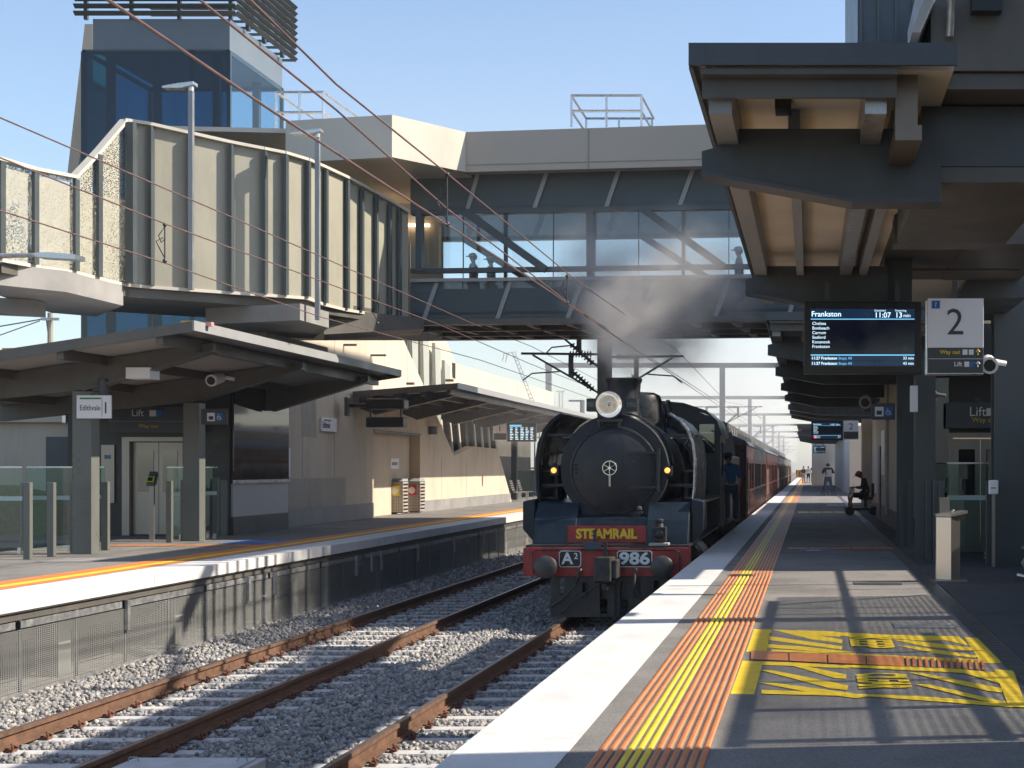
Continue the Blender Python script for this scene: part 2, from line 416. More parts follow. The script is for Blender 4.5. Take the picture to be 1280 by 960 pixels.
# ballast stones: one mass of real stones, finer and denser towards the camera
def stones():
    rng = np.random.default_rng(3)
    t = (1+5**.5)/2
    iv = np.array([(-1,t,0),(1,t,0),(-1,-t,0),(1,-t,0),(0,-1,t),(0,1,t),(0,-1,-t),(0,1,-t),(t,0,-1),(t,0,1),(-t,0,-1),(-t,0,1)], float)
    iv /= np.linalg.norm(iv[0])
    fc = np.array([(0,11,5),(0,5,1),(0,1,7),(0,7,10),(0,10,11),(1,5,9),(5,11,4),(11,10,2),(10,7,6),(7,1,8),(3,9,4),(3,4,2),(3,2,6),(3,6,8),(3,8,9),(4,9,5),(2,4,11),(6,2,10),(8,6,7),(9,8,1)])
    pts = []
    for y0, y1, dens, sz in ((10, 20, 430, .031), (20, 32, 260, .036), (32, 60, 60, .055)):
        n = int(dens*(y1-y0)*7.6)
        x = rng.uniform(-9.6, -2.0, n); y = rng.uniform(y0, y1, n)
        s = sz*rng.uniform(.55, 1.35, n)
        pts.append(np.stack([x, y, s], 1))
    p = np.concatenate(pts)
    x, y, s = p.T
    keep = np.ones(len(p), bool)
    for c in XT:
        for e in (-.8, .8): keep &= abs(x-(c+e)) > .10                          # rails
        insl = (abs(x-c) < 1.27) & (abs(((y-10.0) % .66)-.33) < .135)            # sleepers
        keep &= ~(insl & (rng.uniform(0, 1, len(p)) > .02))
    keep &= ~((x > -6.35) & (x < -5.0) & (y > 11.6) & (y < 13.7))
    p = p[keep]; x, y, s = p.T; n = len(p)
    base = np.interp(x, [-9.7,-8.6,-8.2,-6.2,-5.3,-4.4,-2.3,-1.9], [-1.24,-1.24,-1.29,-1.29,-1.25,-1.29,-1.29,-1.26])
    z = base+rng.uniform(-.012, .022, n)
    q = rng.normal(size=(n, 4)); q /= np.linalg.norm(q, axis=1)[:, None]
    w, a, b, c = q.T
    Rm = np.stack([1-2*(b*b+c*c),2*(a*b-c*w),2*(a*c+b*w),2*(a*b+c*w),1-2*(a*a+c*c),2*(b*c-a*w),2*(a*c-b*w),2*(b*c+a*w),1-2*(a*a+b*b)], 1).reshape(n,3,3)
    loc = iv[None]*s[:, None, None]*rng.uniform(.6, 1.25, (n, 1, 3))*rng.uniform(.55, 1.3, (n, 12, 1))
    vs = np.einsum('nij,nkj->nki', Rm, loc)+np.stack([x, y, z], 1)[:, None]
    fs = (fc[None]+(np.arange(n)*12)[:, None, None]).reshape(-1)
    me = bpy.data.meshes.new('ballast_stones')
    me.vertices.add(n*12); me.vertices.foreach_set('co', vs.reshape(-1).astype(np.float32))
    nf = n*20
    me.loops.add(nf*3); me.loops.foreach_set('vertex_index', fs.astype(np.int32))
    me.polygons.add(nf); me.polygons.foreach_set('loop_start', np.arange(nf, dtype=np.int32)*3)
    me.update(calc_edges=True); me.validate()
    at = me.attributes.new('tone', 'FLOAT', 'POINT')
    at.data.foreach_set('value', np.repeat(rng.uniform(0, 1, n), 12).astype(np.float32))
    m = M['stone']; nt = m.node_tree; b_ = nt.nodes['Principled BSDF']
    an = nt.nodes.new('ShaderNodeAttribute'); an.attribute_name = 'tone'
    cr = nt.nodes.new('ShaderNodeValToRGB'); nt.links.new(an.outputs['Fac'], cr.inputs[0])
    E = cr.color_ramp.elements; E[0].color = (.15,.148,.15,1); E[1].color = (.50,.46,.42,1); E[1].position = 1
    e = E.new(.5); e.color = (.27,.262,.26,1); e = E.new(.88); e.color = (.37,.33,.29,1)
    nt.links.new(cr.outputs[0], b_.inputs['Base Color'])
    me.materials.append(m)
    o = bpy.data.objects.new('ballast_stones', me); COL.objects.link(o)
    tag(o, 'loose grey crushed stone ballast around the rails and sleepers', 'ballast', kind='stuff')
stones()
# sleepers with rail clips
sl = thing('sleeper', 'pale concrete sleeper under the rusty rails', 'sleeper', (0,0,0), 'concrete sleepers under the two tracks')
sb = MB().ext([(-1.26,-.125,-.2),(1.26,-.125,-.2),(1.26,.125,-.2),(-1.26,.125,-.2)], (0,0,.14))
sb.add([(-1.26,-.125,-.06),(1.26,-.125,-.06),(1.26,.125,-.06),(-1.26,.125,-.06),(-1.25,-.10,0),(1.25,-.10,0),(1.25,.10,0),(-1.25,.10,0)], [(4,5,6,7),(0,1,5,4),(1,2,6,5),(2,3,7,6),(3,0,4,7)])
obj('beam', sb, M['conc_lt'], sl, True)
for e in (-.8, .8):
    for d in (-1, 1):
        c = MB().tube([(e+d*.16,-.05,.0),(e+d*.17,-.05,.05),(e+d*.13,0,.075),(e+d*.17,.045,.05),(e+d*.10,.05,.03),(e+d*.075,.0,.03)], .013, 5)
        c.box(e+d*.13-.03, e+d*.13+.03, -.05, .05, 0, .03)
        obj('rail_clip', c, M['clip'], sl, True)
first = True
near_bare = bpy.data.objects['sleeper']
bare = None
for c in XT:
    k = 0; y = 10.33
    while y < 110:
        if first:
            sl.location = (c, y, RT-.19); first = False
        else:
            if y < 45: dup(sl, (c, y, RT-.19))
            else:
                if bare is None:
                    bare = tag(obj('sleeper', sb, M['conc_lt'], None), 'pale concrete sleeper far down the track', 'sleeper', 'concrete sleepers far down the tracks'); bare.location = (c, y, RT-.19)
                else:
                    o = bare.copy(); COL.objects.link(o); o.location = (c, y, RT-.19)
        y += .66
# rails
RN = ['rusty rail nearest the left platform on the left track', 'rusty rail of the left track beside the middle gravel',
      'rusty rail of the right track next to the gravel strip', 'rusty rail of the right track close under the near platform edge']
k = 0
for c in XT:
    for e in (-.8, .8):
        x = c+e
        t = thing('rail', RN[k], 'rail', (x, 10, RT), 'running rails'); k += 1
        w = MB()
        for (a, b, z0, z1) in ((-.07,.07,-.17,-.155), (-.045,.045,-.155,-.142), (-.010,.010,-.142,-.045)):
            w.box(x+a, x+b, 3, 900, RT+z0, RT+z1)
        w.box(x-.036, x+.036, 3, 900, RT-.045, RT-.004)
        obj('rail_web', w, M['rail'], t)
        obj('rail_head', MB().ext([(x-.026,3,RT-.003),(x-.018,3,RT),(x+.018,3,RT),(x+.026,3,RT-.003)], (0,897,0)), M['railtop'], t)
        if k % 2 == 1 or k == 4: pass
# concrete pit cover between the tracks
pc = thing('pit_cover', 'pale concrete pit lid lying in the gravel between the tracks', 'pit cover', (-5.7,12.6,-1.22))
b = MB().box(-.62,.62,-.85,.85,-.1,.06)
obj('frame', b, M['conc_lt'], pc, True, bevel=.01)
b = MB().box(-.56,.56,-.27,.79,.062,.078); obj('lid', b, M['conc_lt'], pc, True, bevel=.006)
b = MB().box(-.56,.56,-.79,-.29,.062,.078); obj('lid', b, M['conc_lt'], pc, True, bevel=.006)
for hx, hy in ((-.5,-.6),(.5,-.6),(-.5,.6),(.5,.6),(.1,-.1),(.5,-.1)):
    obj('lifting_loop', MB().tube([(hx-.05,hy,.08),(hx-.03,hy,.12),(hx+.03,hy,.12),(hx+.05,hy,.08)], .007, 5), M['galv'], pc, True)
# ---- near platform (2)
struct('platform_two', MB().box(ER-.0+.02, 14, -8, END, -.35, -.004), M['asphalt'])
struct('platform_two_wall', MB().box(ER+.25, 14, -8, END, -1.42, -.355), M['conc'])
wc = MB()
y = -6.
while y < END:
    wc.box(ER, ER+.62, y, y+3.598, -.16, .0); y += 3.6
struct('platform_edge_coping_near', wc, M['white_conc'])
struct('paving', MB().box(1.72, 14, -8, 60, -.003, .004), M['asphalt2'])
# drain channel
dr = thing('drain_channel', 'narrow dark slotted drain running along the near platform', 'drain', (1.6,15,0))
obj('channel', MB().box(1.53,1.70,2,110,-.003,.003), M['char'], dr)
g = MB()
for i in range(260):
    g.box(1.545,1.685,10+i*.12,10+i*.12+.07,.004,.008)
obj('grate', g, M['char2'], dr)
# tactile studs of the near platform
def studs(rows, x0, pitch, ya, yb, z=0.):
    rng = int((yb-ya)/pitch); b = MB(); vs = []; fs = []
    for i, on in enumerate(rows):
        if not on: continue
        x = x0+i*pitch
        for j in range(rng):
            y = ya+j*pitch; n = len(vs)
            for r, h in ((.0185, 0), (.0125, .006)):
                for q in range(6): a = q*math.pi/3; vs.append((x+r*math.cos(a), y+r*math.sin(a), z+h))
            fs += [(n+q, n+(q+1) % 6, n+6+(q+1) % 6, n+6+q) for q in range(6)] + [tuple(range(n+6, n+12))]
    b.v = vs; b.f = fs; return b
rowsN = 12; x0 = -1.165+.025
ocol = [1,1,1,0,0,0,1,1,1,1,1,1]
tp = thing('tactile_paving', 'raised orange and yellow stud strip along the near platform edge', 'tactile paving', (-.86,15,0))
b = MB(); b2 = MB()
for i in range(12):
    (b if ocol[i] else b2).box(x0+i*.052-.0175, x0+i*.052+.0175, 2, END-40, .0005, .003)
obj('stud_base', b, M['orange'], tp); obj('stud_base', b2, M['yellow'], tp)
obj('studs', studs(ocol, x0, .052, 6.2, 21, .003), M['orange'], tp)
obj('studs', studs([1-o for o in ocol], x0, .052, 6.2, 21, .003), M['yellow'], tp)
# yellow keep-clear box painted on the asphalt, traced on the ground
def Q(cx, cy): return G(860+cx/3.0476, 700+cy/3.0476)
mk = thing('floor_marking', 'yellow hatched keep clear box painted across the asphalt', 'floor marking', (0.9,12.5,0))
def poly(pts, z=.004, t=.002):
    ps = [Q(*p) for p in pts]; return MB().ext([(p.x,p.y,z) for p in ps], (0,0,t))
Lst = [[(252,262),(313,264),(300,348),(222,348)], [(208,382),(286,386),(252,510),(162,508)],
 [(250,264),(318,264),(318,276),(250,276)], [(405,268),(560,272),(582,290),(475,284)], [(316,266),(400,270),(590,302),(586,313),(470,300)], [(310,292),(345,296),(588,326),(586,337),(310,305)],
 [(302,322),(420,328),(640,350),(640,357),(302,333)], [(318,343),(820,366),(1120,378),(1190,386),(1196,390),(1050,388),(820,374),(318,350)],
 [(560,276),(760,285),(1030,292),(1032,302),(900,306),(750,296),(560,288)], [(780,305),(830,306),(1090,334),(1080,344),(900,328)], [(795,328),(850,330),(1110,364),(1090,370),(950,356)], [(905,290),(1030,292),(1064,318),(1060,322)],
 [(1052,294),(1112,298),(1196,388),(1112,386)],
 [(283,388),(420,392),(604,402),(620,412),(420,404),(283,400)], [(376,400),(420,402),(604,436),(602,450),(560,448)], [(276,424),(330,426),(610,476),(606,492),(540,486)], [(262,470),(330,472),(620,506),(700,516),(640,524),(440,500)],
 [(280,498),(620,512),(880,520),(1080,534),(1240,548),(1236,558),(1060,546),(700,522),(280,512)],
 [(600,402),(820,408),(1020,416),(1170,428),(1165,438),(1010,428),(600,410)], [(842,434),(890,436),(1200,488),(1196,502),(1150,498)], [(862,478),(920,480),(1215,540),(1180,544),(1100,530)], [(1000,418),(1160,428),(1210,470),(1190,472)],
 [(1165,426),(1240,430),(1290,556),(1222,552)]]
b = MB()
for i, q in enumerate(Lst):
    my = sum(p[1] for p in q)/len(q); q = [(x_, my+(y_-my)*(1.12 if i not in (0,1,12,21) else 1)) for x_, y_ in q]
    r = poly(q, -.0035+.0003*i, .0005); b.add(r.v, r.f)
obj('hatching', b, M['ypaint'], mk)
for s, (cx, cy), w in (('KEEP', (690,314), .78), ('CLEAR', (733,461), .50)):
    p = Q(cx, cy)
    text(s, .50, M['ypaint'], mk, (p.x, p.y, .0045), (0,0,R(-90)), sx=w, thick=.001, bold=.018)
od = thing('tactile_paving', 'orange tactile path crossing the yellow hatched box', 'tactile paving', (.9,12.5,0))
b = MB()
def seg(u0, u1):
    def at(u): return (240+(1140-240)*u, 347+(385-347)*u), (240+(1145-240)*u, 380+(422-380)*u)
    (a0, a1), (b0, b1) = at(u0), at(u1); return [a0, b0, b1, a1]
for i in range(4):
    r = poly(seg(i*.163, i*.163+.157), .0042, .003); b.add(r.v, r.f)
for i in range(13):
    r = poly(seg(.655+i*.0265, .655+i*.0265+.013), .0042, .004); b.add(r.v, r.f)
objs('tile', b, M['orange'], od)
# floor items
ol = thing('tactile_paving', 'thin row of orange tiles before the lift', 'tactile paving', tuple(G(1050,685)))
b = MB()
for i in range(7):
    if i == 5: continue
    x = -.42+i*.41; b.box(x, x+.38, 27.4, 27.85, .0045, .012)
objs('tile', b, M['orange'], ol)
ol2 = thing('tactile_paving', 'far row of dull yellow and orange tiles by the scooter rider', 'tactile paving', (0,50,0))
b = MB()
for i in range(6): b.box(-.4+i*.42, -.4+i*.42+.37, 50, 51, .001, .004)
objs('tile', b, M['yellow'], ol2)
bd = thing('floor_decal', 'blue decal on the shaded asphalt by the orange tiles', 'floor decal', tuple(G(1022,688)))
p = G(1022,688); obj('decal', MB().box(p.x-.35,p.x+.35,p.y-.25,p.y+.2,.002,.004), M['bpaint'], bd)
obj('decal_stripe', MB().box(p.x-.2,p.x+.05,p.y-.1,p.y+.05,.0045,.006), M['wpaint'], bd)
for q, w, m, lab, cat in (((1097,729),.32,'asphalt2','small black metal cover set in the sunlit asphalt','cover'), ((1155,782),.3,'galv','pale thin service cover at the far corner of the hatching','cover'), ((1047,631.5),.45,'white','pale plate in the asphalt beyond the scooter rider','cover')):
    p = G(*q); o = obj('service_cover', MB().box(p.x-w,p.x+w,p.y-w*.7,p.y+w*.7,.001,.006), M[m]); tag(o, lab, cat)
# ---- far platform (1)
struct('platform_one', MB().box(-60, EL-.02, -8, END, -.2, -.004), M['asphalt'])
wc = MB(); y = -6.
while y < END:
    wc.box(EL-.72, EL, y, y+5.39, -.18, .002); y += 5.4
struct('platform_edge_coping_far', wc, M['white_conc'])
struct('platform_edge_beam', MB().box(EL-.5, EL-.06, -8, END, -.30, -.185), M['char2'])
struct('platform_one_back_wall', MB().box(-13.3, -13.0, -8, END, -1.42, -.2), M['conc'])
struct('underplatform_floor', MB().box(-13, EL-.16, -8, END, -1.41, -1.30), M['conc'])
tp = thing('tactile_paving', 'orange strip with a yellow centre along the far platform edge', 'tactile paving', (-10.6,20,0))
b = MB(); b2 = MB()
for i in range(12):
    xx = -10.31-i*.062; (b2 if i in (3,4,5) else b).box(xx-.050, xx, 5, END-40, .0005, .005)
obj('stud_base', b, M['orange'], tp); obj('stud_base', b2, M['yellow'], tp)
tp = thing('tactile_paving', 'orange tile line between the left glass balustrade and the lift', 'tactile paving', (-13,29,0))
b = MB()
for i in range(9): b.box(-14.6+i*.45, -14.6+i*.45+.42, 28.6+.0, 29.0, .001, .006)
objs('tile', b, M['orange'], tp)
p = G(335,677); tag(obj('floor_decal', MB().box(p.x-.7,p.x+.7,p.y-.9,p.y+.6,.001,.004), M['bpaint']), 'blue decal on the shaded far platform beside its orange strip', 'floor decal')
p = G(98,700); tag(obj('service_cover', MB().box(p.x-.45,p.x+.45,p.y-.5,p.y+.5,.001,.004), M['plinth']), 'dark patch cover on the sunlit far platform', 'cover')
# expanded-metal screen below the far platform edge
sc_ = thing('metal_screen', 'expanded metal screen closing the space under the far platform edge', 'screen', (-9.6,25,-1.3), None)
obj('mesh_panel', MB().box(-9.60,-9.594,2,110,-1.25,-.42), M['mesh_pl'], sc_)
b = MB(); y = 4.
while y < 110: b.box(-9.592,-9.586,y,y+2.58,-.40,-.31); y += 2.7
objs('top_flashing', b, M['galv'], sc_)
obj('bottom_flashing', MB().box(-9.592,-9.582,2,110,-1.27,-1.17), M['galv'], sc_)
b = MB(); y = 4.
while y < 110: b.box(-9.63,-9.602,y,y+.05,-1.25,-.3); y += 1.35
obj('stud', b, M['char'], sc_)
for px in (160, 311, 344, 446, 465, 477, 523, 568, 605):
    Y = 9.56*F/(CX-px)
    obj('bracket', MB().box(-9.585,-9.54,Y-.045,Y+.045,-.72,-.30), M['galv'], sc_)
y = 9.
for i in range(24):
    o = obj('pier', MB().box(-.16,.16,-.16,.16,-1.3,-.2), M['conc'] if i else M['conc']) if i == 0 else None
    if i == 0:
        pier0 = tag(o, 'concrete pier standing behind the metal screen under the far platform', 'pier', 'piers under the far platform'); pier0.location = (-10.4, y, 0)
    else:
        c = pier0.copy(); COL.objects.link(c); c.location = (-10.4, y, 0)
    y += 3.6
# grass bank behind the far platform
struct('grass_bank', MB().ext([(-60,33,-.01),(-17.3,33,-.01),(-17.3,33,.9),(-18.5,33,1.15),(-60,33,1.5)], (0,.6,0)), M['grass'])
# ================================================================ BRIDGE AND LEFT STATION
def PB(px, py, off=0.):                          # point on the bridge's slightly turned front face
    s = (px-CX)/F; k = -.10
    Y = (32.6+off-k*1.5)/(1-k*s)                 # Y = 32.6 + off + k*(X+1.5)
    return P(px, py, Y)
BD = V((.1, 1, 0)).normalized()                  # inward normal of the bridge
def bpoly(pts, t=.1, off=0.): return MB().ext([PB(*p, off) for p in pts], BD*t)
br = thing('footbridge', 'enclosed footbridge with mesh sides and a blue window band crossing over both tracks', 'footbridge', (-5,34,4.8))
LX, RX = 513, 1185
def ln(x, xa, ya, xb, yb): return ya+(yb-ya)*(x-xa)/(xb-xa)
top = lambda x: ln(x,582,165,898,155); fb = lambda x: ln(x,582,215,898,207)
m1 = lambda x: ln(x,525,263,940,252); g1 = lambda x: ln(x,525,331,940,325); c1 = lambda x: ln(x,525,347,940,339); bb = lambda x: ln(x,525,408,740,402)
BW = 4.3
def band(f0, f1, t, off, a=LX, b=RX): return bpoly([(a,f0(a)),(b,f0(b)),(b,f1(b)),(a,f1(a))], t, off)
obj('roof_fascia', band(top, fb, .25, -.55, 582), M['grey_metal_w'] if 'grey_metal_w' in M else M['tan_lt'], br)
b = band(lambda x: fb(x)-9.2, lambda x: fb(x)-8.4, .02, -.565, 582)
for x in (735,): b.ext([PB(x,top(x)+1,-.565),PB(x+.8,top(x)+1,-.565),PB(x+.8,fb(x),-.565),PB(x,fb(x),-.565)], BD*.02)
obj('panel_joint', b, M['plinth'], br)
b = MB(); q = [PB(582,top(582)+3,-.3),PB(RX,top(RX)+3,-.3)]
b.ext([q[0],q[1],q[1]+BD*BW,q[0]+BD*BW], (0,0,-.12)); obj('roof', b, M['tan_lt'], br)
b = MB(); q = [PB(LX,fb(LX)-4,-.3),PB(RX,fb(RX)-4,-.3)]
b.ext([q[0],q[1],q[1]+BD*BW,q[0]+BD*BW], (0,0,-.06)); obj('ceiling', b, M['tan_lt'], br)
for side, off in (('front', 0.), ('back', 3.9)):
    def bnd(z0, z1, t, o2): # by real height
        a = PB(LX,400,off+o2); c = PB(RX,400,off+o2)
        return MB().ext([(a.x,a.y,z0),(c.x,c.y,z0),(c.x,c.y,z1),(a.x,a.y,z1)], BD*t)
    zz = lambda y: H+(CY-y)*32.9/F
    zt, zm, zg, zc, zb = zz(207), zz(258), zz(328), zz(344), zz(402)
    if off == 0: Z5 = (zt, zm, zg, zc, zb)
    obj('mesh_band', bnd(zm+.03, zt, .012, .10), M['mesh_br'], br)
    obj('mesh_band', bnd(zb+.12, zc-.06, .012, .10), M['mesh_br'], br)
    obj('chord', bnd(zm-.05, zm+.06, .22, 0), M['char'], br)
    obj('chord', bnd(zg-.02, zg-.13, .16, .08), M['char'], br)
    obj('chord', bnd(zc-.06, zc+.02, .12, -.02), M['grey_metal'], br)
    obj('chord', bnd(zb, zb+.13, .30, 0), M['char2'], br)
    obj('window_glass', bnd(zg, zm-.06, .012, .12), M['glass_sky'], br)
    fr = MB()
    def at(px, y): v = PB(px, 400, off); return V((v.x, v.y, y))
    for px, w in ((524,.14),(738,.17),(1120,.17)):
        a = at(px, zg-.1); fr.beam(a+BD*.05, at(px, zm)+BD*.05, w, .2, BD)
    for px in (630, 853, 1000): fr.beam(at(px, zg)+BD*.14, at(px, zm)+BD*.14, .08, .08, BD)
    for px in (577,690,797,910,1060): fr.beam(at(px, zg)+BD*.12, at(px, zm)+BD*.12, .018, .03, BD)
    objs('window_frame', fr, M['char'], br)
    dg = MB()
    for xa, xb in ((580,682),(802,905),(1010,1110)): dg.beam(at(xa, zm)+BD*.02, at(xb, zg-.1)+BD*.02, .17, .12, BD)
    objs('diagonal_brace', dg, M['char'], br)
    st = MB()
    for xt, xb in ((597,583),(683,667),(773,757),(866,849),(950,935)): st.beam(at(xt, zt-.02)+BD*.08, at(xb, zm+.05)+BD*.08, .10, .05, BD)
    for xt, xb in ((545,528),(637,620),(727,708),(818,800),(911,893),(1000,985)): st.beam(at(xt, zc-.06)+BD*.08, at(xb, zb+.1)+BD*.08, .10, .05, BD)
    objs('mesh_strut', st, M['grey_metal'], br)
a = PB(LX,400,.1); c = PB(RX,400,.1)
zt, zm, zg, zc, zb = Z5
obj('kick_panel', MB().ext([V((a.x,a.y,zb+.31))+BD*.2,V((c.x,c.y,zb+.31))+BD*.2,V((c.x,c.y,zc-.24))+BD*.2,V((a.x,a.y,zc-.24))+BD*.2], BD*.02), M['post'], br)
b = MB().ext([(a.x,a.y,zb+.30),(c.x,c.y,zb+.30),(c.x,c.y,zb+.23),(a.x,a.y,zb+.23)], BD*3.9); obj('deck', b, M['char'], br)
b = MB()
for i in range(13):
    t = i/12; p0 = V((a.x+(c.x-a.x)*(t*.93+.0), a.y+(c.y-a.y)*t, zb+.10)); b.beam(p0+BD*.3+V((-.15,0,0)), p0+BD*3.75+V((-.15,0,0)), .13, .22)
objs('joist', b, M['roof_soffit'], br)  # cream colour stands in for bounced light on the shaded joists
b = MB()
for i in range(2): b.beam((a.x, a.y+1.2+1.3*i, zb+.06), (c.x, c.y+1.2+1.3*i, zb+.06), .16, .2)
objs('cable_tray', b, M['char2'], br)
# left roof part over the landing: nearer face, angled bright face
f = MB(); z1, z0 = H+(CY-147)*31.6/F, H+(CY-200)*31.6/F
pA = P(357,149,31.9); pB = P(490,145,31.3); pC = PB(582,165,-.56); 
A0, A1 = V((pA.x,pA.y,z0)), V((pA.x,pA.y,z1)); B0, B1 = V((pB.x,pB.y,z0)), V((pB.x,pB.y,z1-.01)); C0, C1 = V((pC.x,pC.y,PB(582,215,-.56).z)), V((pC.x,pC.y,pC.z))
f.ext([A0,B0,B1,A1], (0,.2,0)); f.ext([B0,C0,C1,B1], (-.1,.2,0))
obj('roof_fascia', f, M['tan_lt'], br)
b = MB().ext([A1-V((.0,-.3,.1)), B1-V((0,-.3,.1)), C1+V((0,.3,-.1)), V((pC.x,pC.y+4,z1-.1)), V((pA.x-3,pA.y+5,z1-.1)), V((pA.x-3,pA.y,z1-.1))], (0,0,-.1)); obj('roof', b, M['tan_lt'], br)
b = MB().ext([A0+V((0,.25,.06)), B0+V((0,.25,.06)), C0+V((0,.3,.04)), V((pC.x,pC.y+4,z0+.06)), V((pA.x,pA.y+5,z0+.06))], (0,0,-.04)); obj('soffit', b, M['tan_lt'], br)
b = MB(); q = PB(512,240,.5); b.ext([V((q.x,q.y,zb+.5)),V((q.x,q.y,zt)),V((q.x-.3,q.y+3.6,zt)),V((q.x-.3,q.y+3.6,zb+.5))], (.06,0,0)); 
obj('end_wall', MB().ext([V((-14,37.6,zb)),V((-9.6,37.6,zb)),V((-9.6,37.6,zt)),V((-14,37.6,zt))], (0,.15,0)), M['tan'], br)
b = MB(); b.box(-13.2,-9.9,37.45,37.55,zt-.62,zt-.55); obj('led_strip', b, M['lamp'], br)
# guard rails on the bridge roof
def guard(name, lab, pts, Y0, Y1, z, hgt):
    t = thing(name, lab, 'guard rail', (pts[0],Y0,z))
    x0, x1 = pts
    b = MB(); r = .03
    for h in (hgt, hgt*.5):
        b.tube([(x0,Y0,z+h),(x1,Y0,z+h)], r); b.tube([(x1,Y0,z+h),(x1+.05,Y1,z+h)], r); b.tube([(x0,Y0,z+h),(x0,Y1,z+h)], r); b.tube([(x0,Y1,z+h),(x1,Y1,z+h)], r)
    objs('rail_bar', b, M['alu'], t)
    b = MB()
    for x in (x0, (x0+x1)/2, x1):
        for y in (Y0, Y1): b.tube([(x,y,z),(x,y,z+hgt)], r)
    objs('upright', b, M['alu'], t)
    return t
zr = H+(CY-158)*33.6/F
guard('guard_rail', 'small pale metal guard rail on top of the footbridge roof at right', ((716-CX)*33.6/F, (803-CX)*33.6/F), 33.4, 35.6, zr-.05, .72)
guard('guard_rail', 'pale metal guard rail on the roof corner beside the glass tower', ((345-CX)*32.6/F, (404-CX)*32.6/F), 32.6, 35.2, z1-.1, .92)

# ---- curved walkway with cladding, left
prof = [(0,24.0),(42,24.8),(93,26.0),(125,26.7),(156,27.4),(187,27.7),(236,28.1),(287,28.6),(329,29.0),(355,29.3),(383,29.8),(405,30.4),(432,31.2),(450,31.7),(468,32.2),(485,32.6),(498,32.9),(510,33.1)]
def WY(px): return float(np.interp(px, [p[0] for p in prof], [p[1] for p in prof]))
tops = [(0,200),(42,212),(93,222),(125,188),(152,153),(160,150),(283,178),(355,192),(385,201),(405,210),(420,216),(470,243),(510,266)]
bots = [(0,325),(42,333),(93,341),(150,355),(160,357),(270,365),(345,370),(385,373),(415,385),(485,396),(510,402)]
ty = lambda x: float(np.interp(x, [p[0] for p in tops], [p[1] for p in tops])); by = lambda x: float(np.interp(x, [p[0] for p in bots], [p[1] for p in bots]))
wk = thing('stair_walkway', 'curved raised walkway clad in khaki ribbed and perforated sheets above the left platform', 'walkway', (-12,29,5))
cuts = [-130,-60,0,42,93,122,156,187,236,287,329,355,383,405,432,450,468,485,497,510]
def wp(px, py, o=0.):
    px_ = max(px, 0)
    p = P(px, py, WY(px_)+(0 if px >= 0 else (px)*.02)); return p+V((-.25*o, o, 0))
for i in range(len(cuts)-1):
    a, c = cuts[i], cuts[i+1]; mid = (a+c)/2
    t0, t1, b0, b1 = ty(a)if a>=0 else 200+a*.25, ty(c) if c>=0 else 200+c*.25, by(a) if a>=0 else 325+a*.15, by(c) if c>=0 else 325+c*.15
    if a == 93: t1 = ty(122)
    mt = M['perf'] if c <= 156 else M['clad']
    obj('cladding_panel', MB().ext([wp(a,b0),wp(c,b1),wp(c,t1),wp(a,t0)], (0,.003,0) if c <= 156 else (-.01,.05,0)), mt, wk)
    b = MB().beam(wp(a,t0-.5,-.03), wp(c,t1-.5,-.03), .16, .06); b.beam(wp(a,b0,-.02), wp(c,b1,-.02), .07, .06); objs('capping', b, M['tan_lt'], wk)
for x in cuts[2:-1]:
    tt = ty(x)+3
    if x == 125: tt = 200
    w = .10 if x not in (156,) else .24
    dpt = .13 if x < 380 else .10
    p0 = wp(x, by(x)-2); p1 = wp(x, tt)
    q = MB(); d = V((.10, -dpt, 0)) 
    q.ext([p0, V((p0.x+w,p0.y,p0.z)), V((p0.x+w*.9,p0.y-dpt,p0.z)), V((p0.x+w*.35,p0.y-dpt,p0.z))], (0,0,p1.z-p0.z))
    obj('rib', q, M['post'], wk)
# inner screen, floor and dark underside of the walkway
fl = [wp(x, by(x), .08) for x in (0,93,160,270,385,415,485,510)]
back = [V((p.x-1.6 if p.x < -11.5 else p.x-1.2, p.y+2.6, p.z)) for p in reversed(fl)]
obj('floor', MB().ext([V((p.x,p.y,5.10)) for p in fl+back], (0,0,-.28)), M['char2'], wk)
for i in range(len(fl)-1):
    a, c = back[i], back[i+1]
    if i >= 4: obj('inner_screen', MB().ext([V((a.x,a.y,5.1)),V((c.x,c.y,5.1)),V((c.x,c.y,7.2)),V((a.x,a.y,7.2))], (0,.05,0)), M['perf'], wk)
# cranked concrete beams under the walkway
def cbeam(lab, f1, f2, Y, d):
    t = thing('support_beam', lab, 'beam', tuple(P(*f1[0], Y)))
    b = MB().ext([P(*p, Y) for p in f1], (-.4,d,0)); obj('side', b, M['plinth'], t)
    return t
t = thing('support_beam', 'boxed grey beam under the perforated end of the walkway at far left', 'beam', tuple(P(83,360,25.2)))
a, b_, c = P(-60,330,23.6), P(83,343,25.2), P(154,358,27.3)
zt_, zb_ = 5.0, H+(CY-365)*25.2/F
obj('box_beam', MB().ext([V((a.x,a.y,zt_)),V((b_.x,b_.y,zt_)),V((c.x,c.y,zt_)),V((c.x-1.5,c.y+2,zt_)),V((a.x-1,a.y+5,zt_))], (0,0,zb_-zt_)), M['plinth'], t)
a = P(-60,390,25.6); b_ = P(39,390,26.2)
obj('lower_beam', MB().ext([V((a.x,a.y,zb_-.01)),V((b_.x,b_.y,zb_-.01)),V((b_.x,b_.y+.5,zb_-.01)),V((a.x,a.y+.5,zb_-.01))], (0,0,-.28)), M['plinth'], t)
t = thing('support_beam', 'boxed grey beam under the khaki walkway just left of the footbridge', 'beam', tuple(P(375,385,28.6)))
a, b_, c = P(257,366,29.5), P(375,374,28.6), P(411,382,30.2)
zb_ = H+(CY-400)*28.6/F
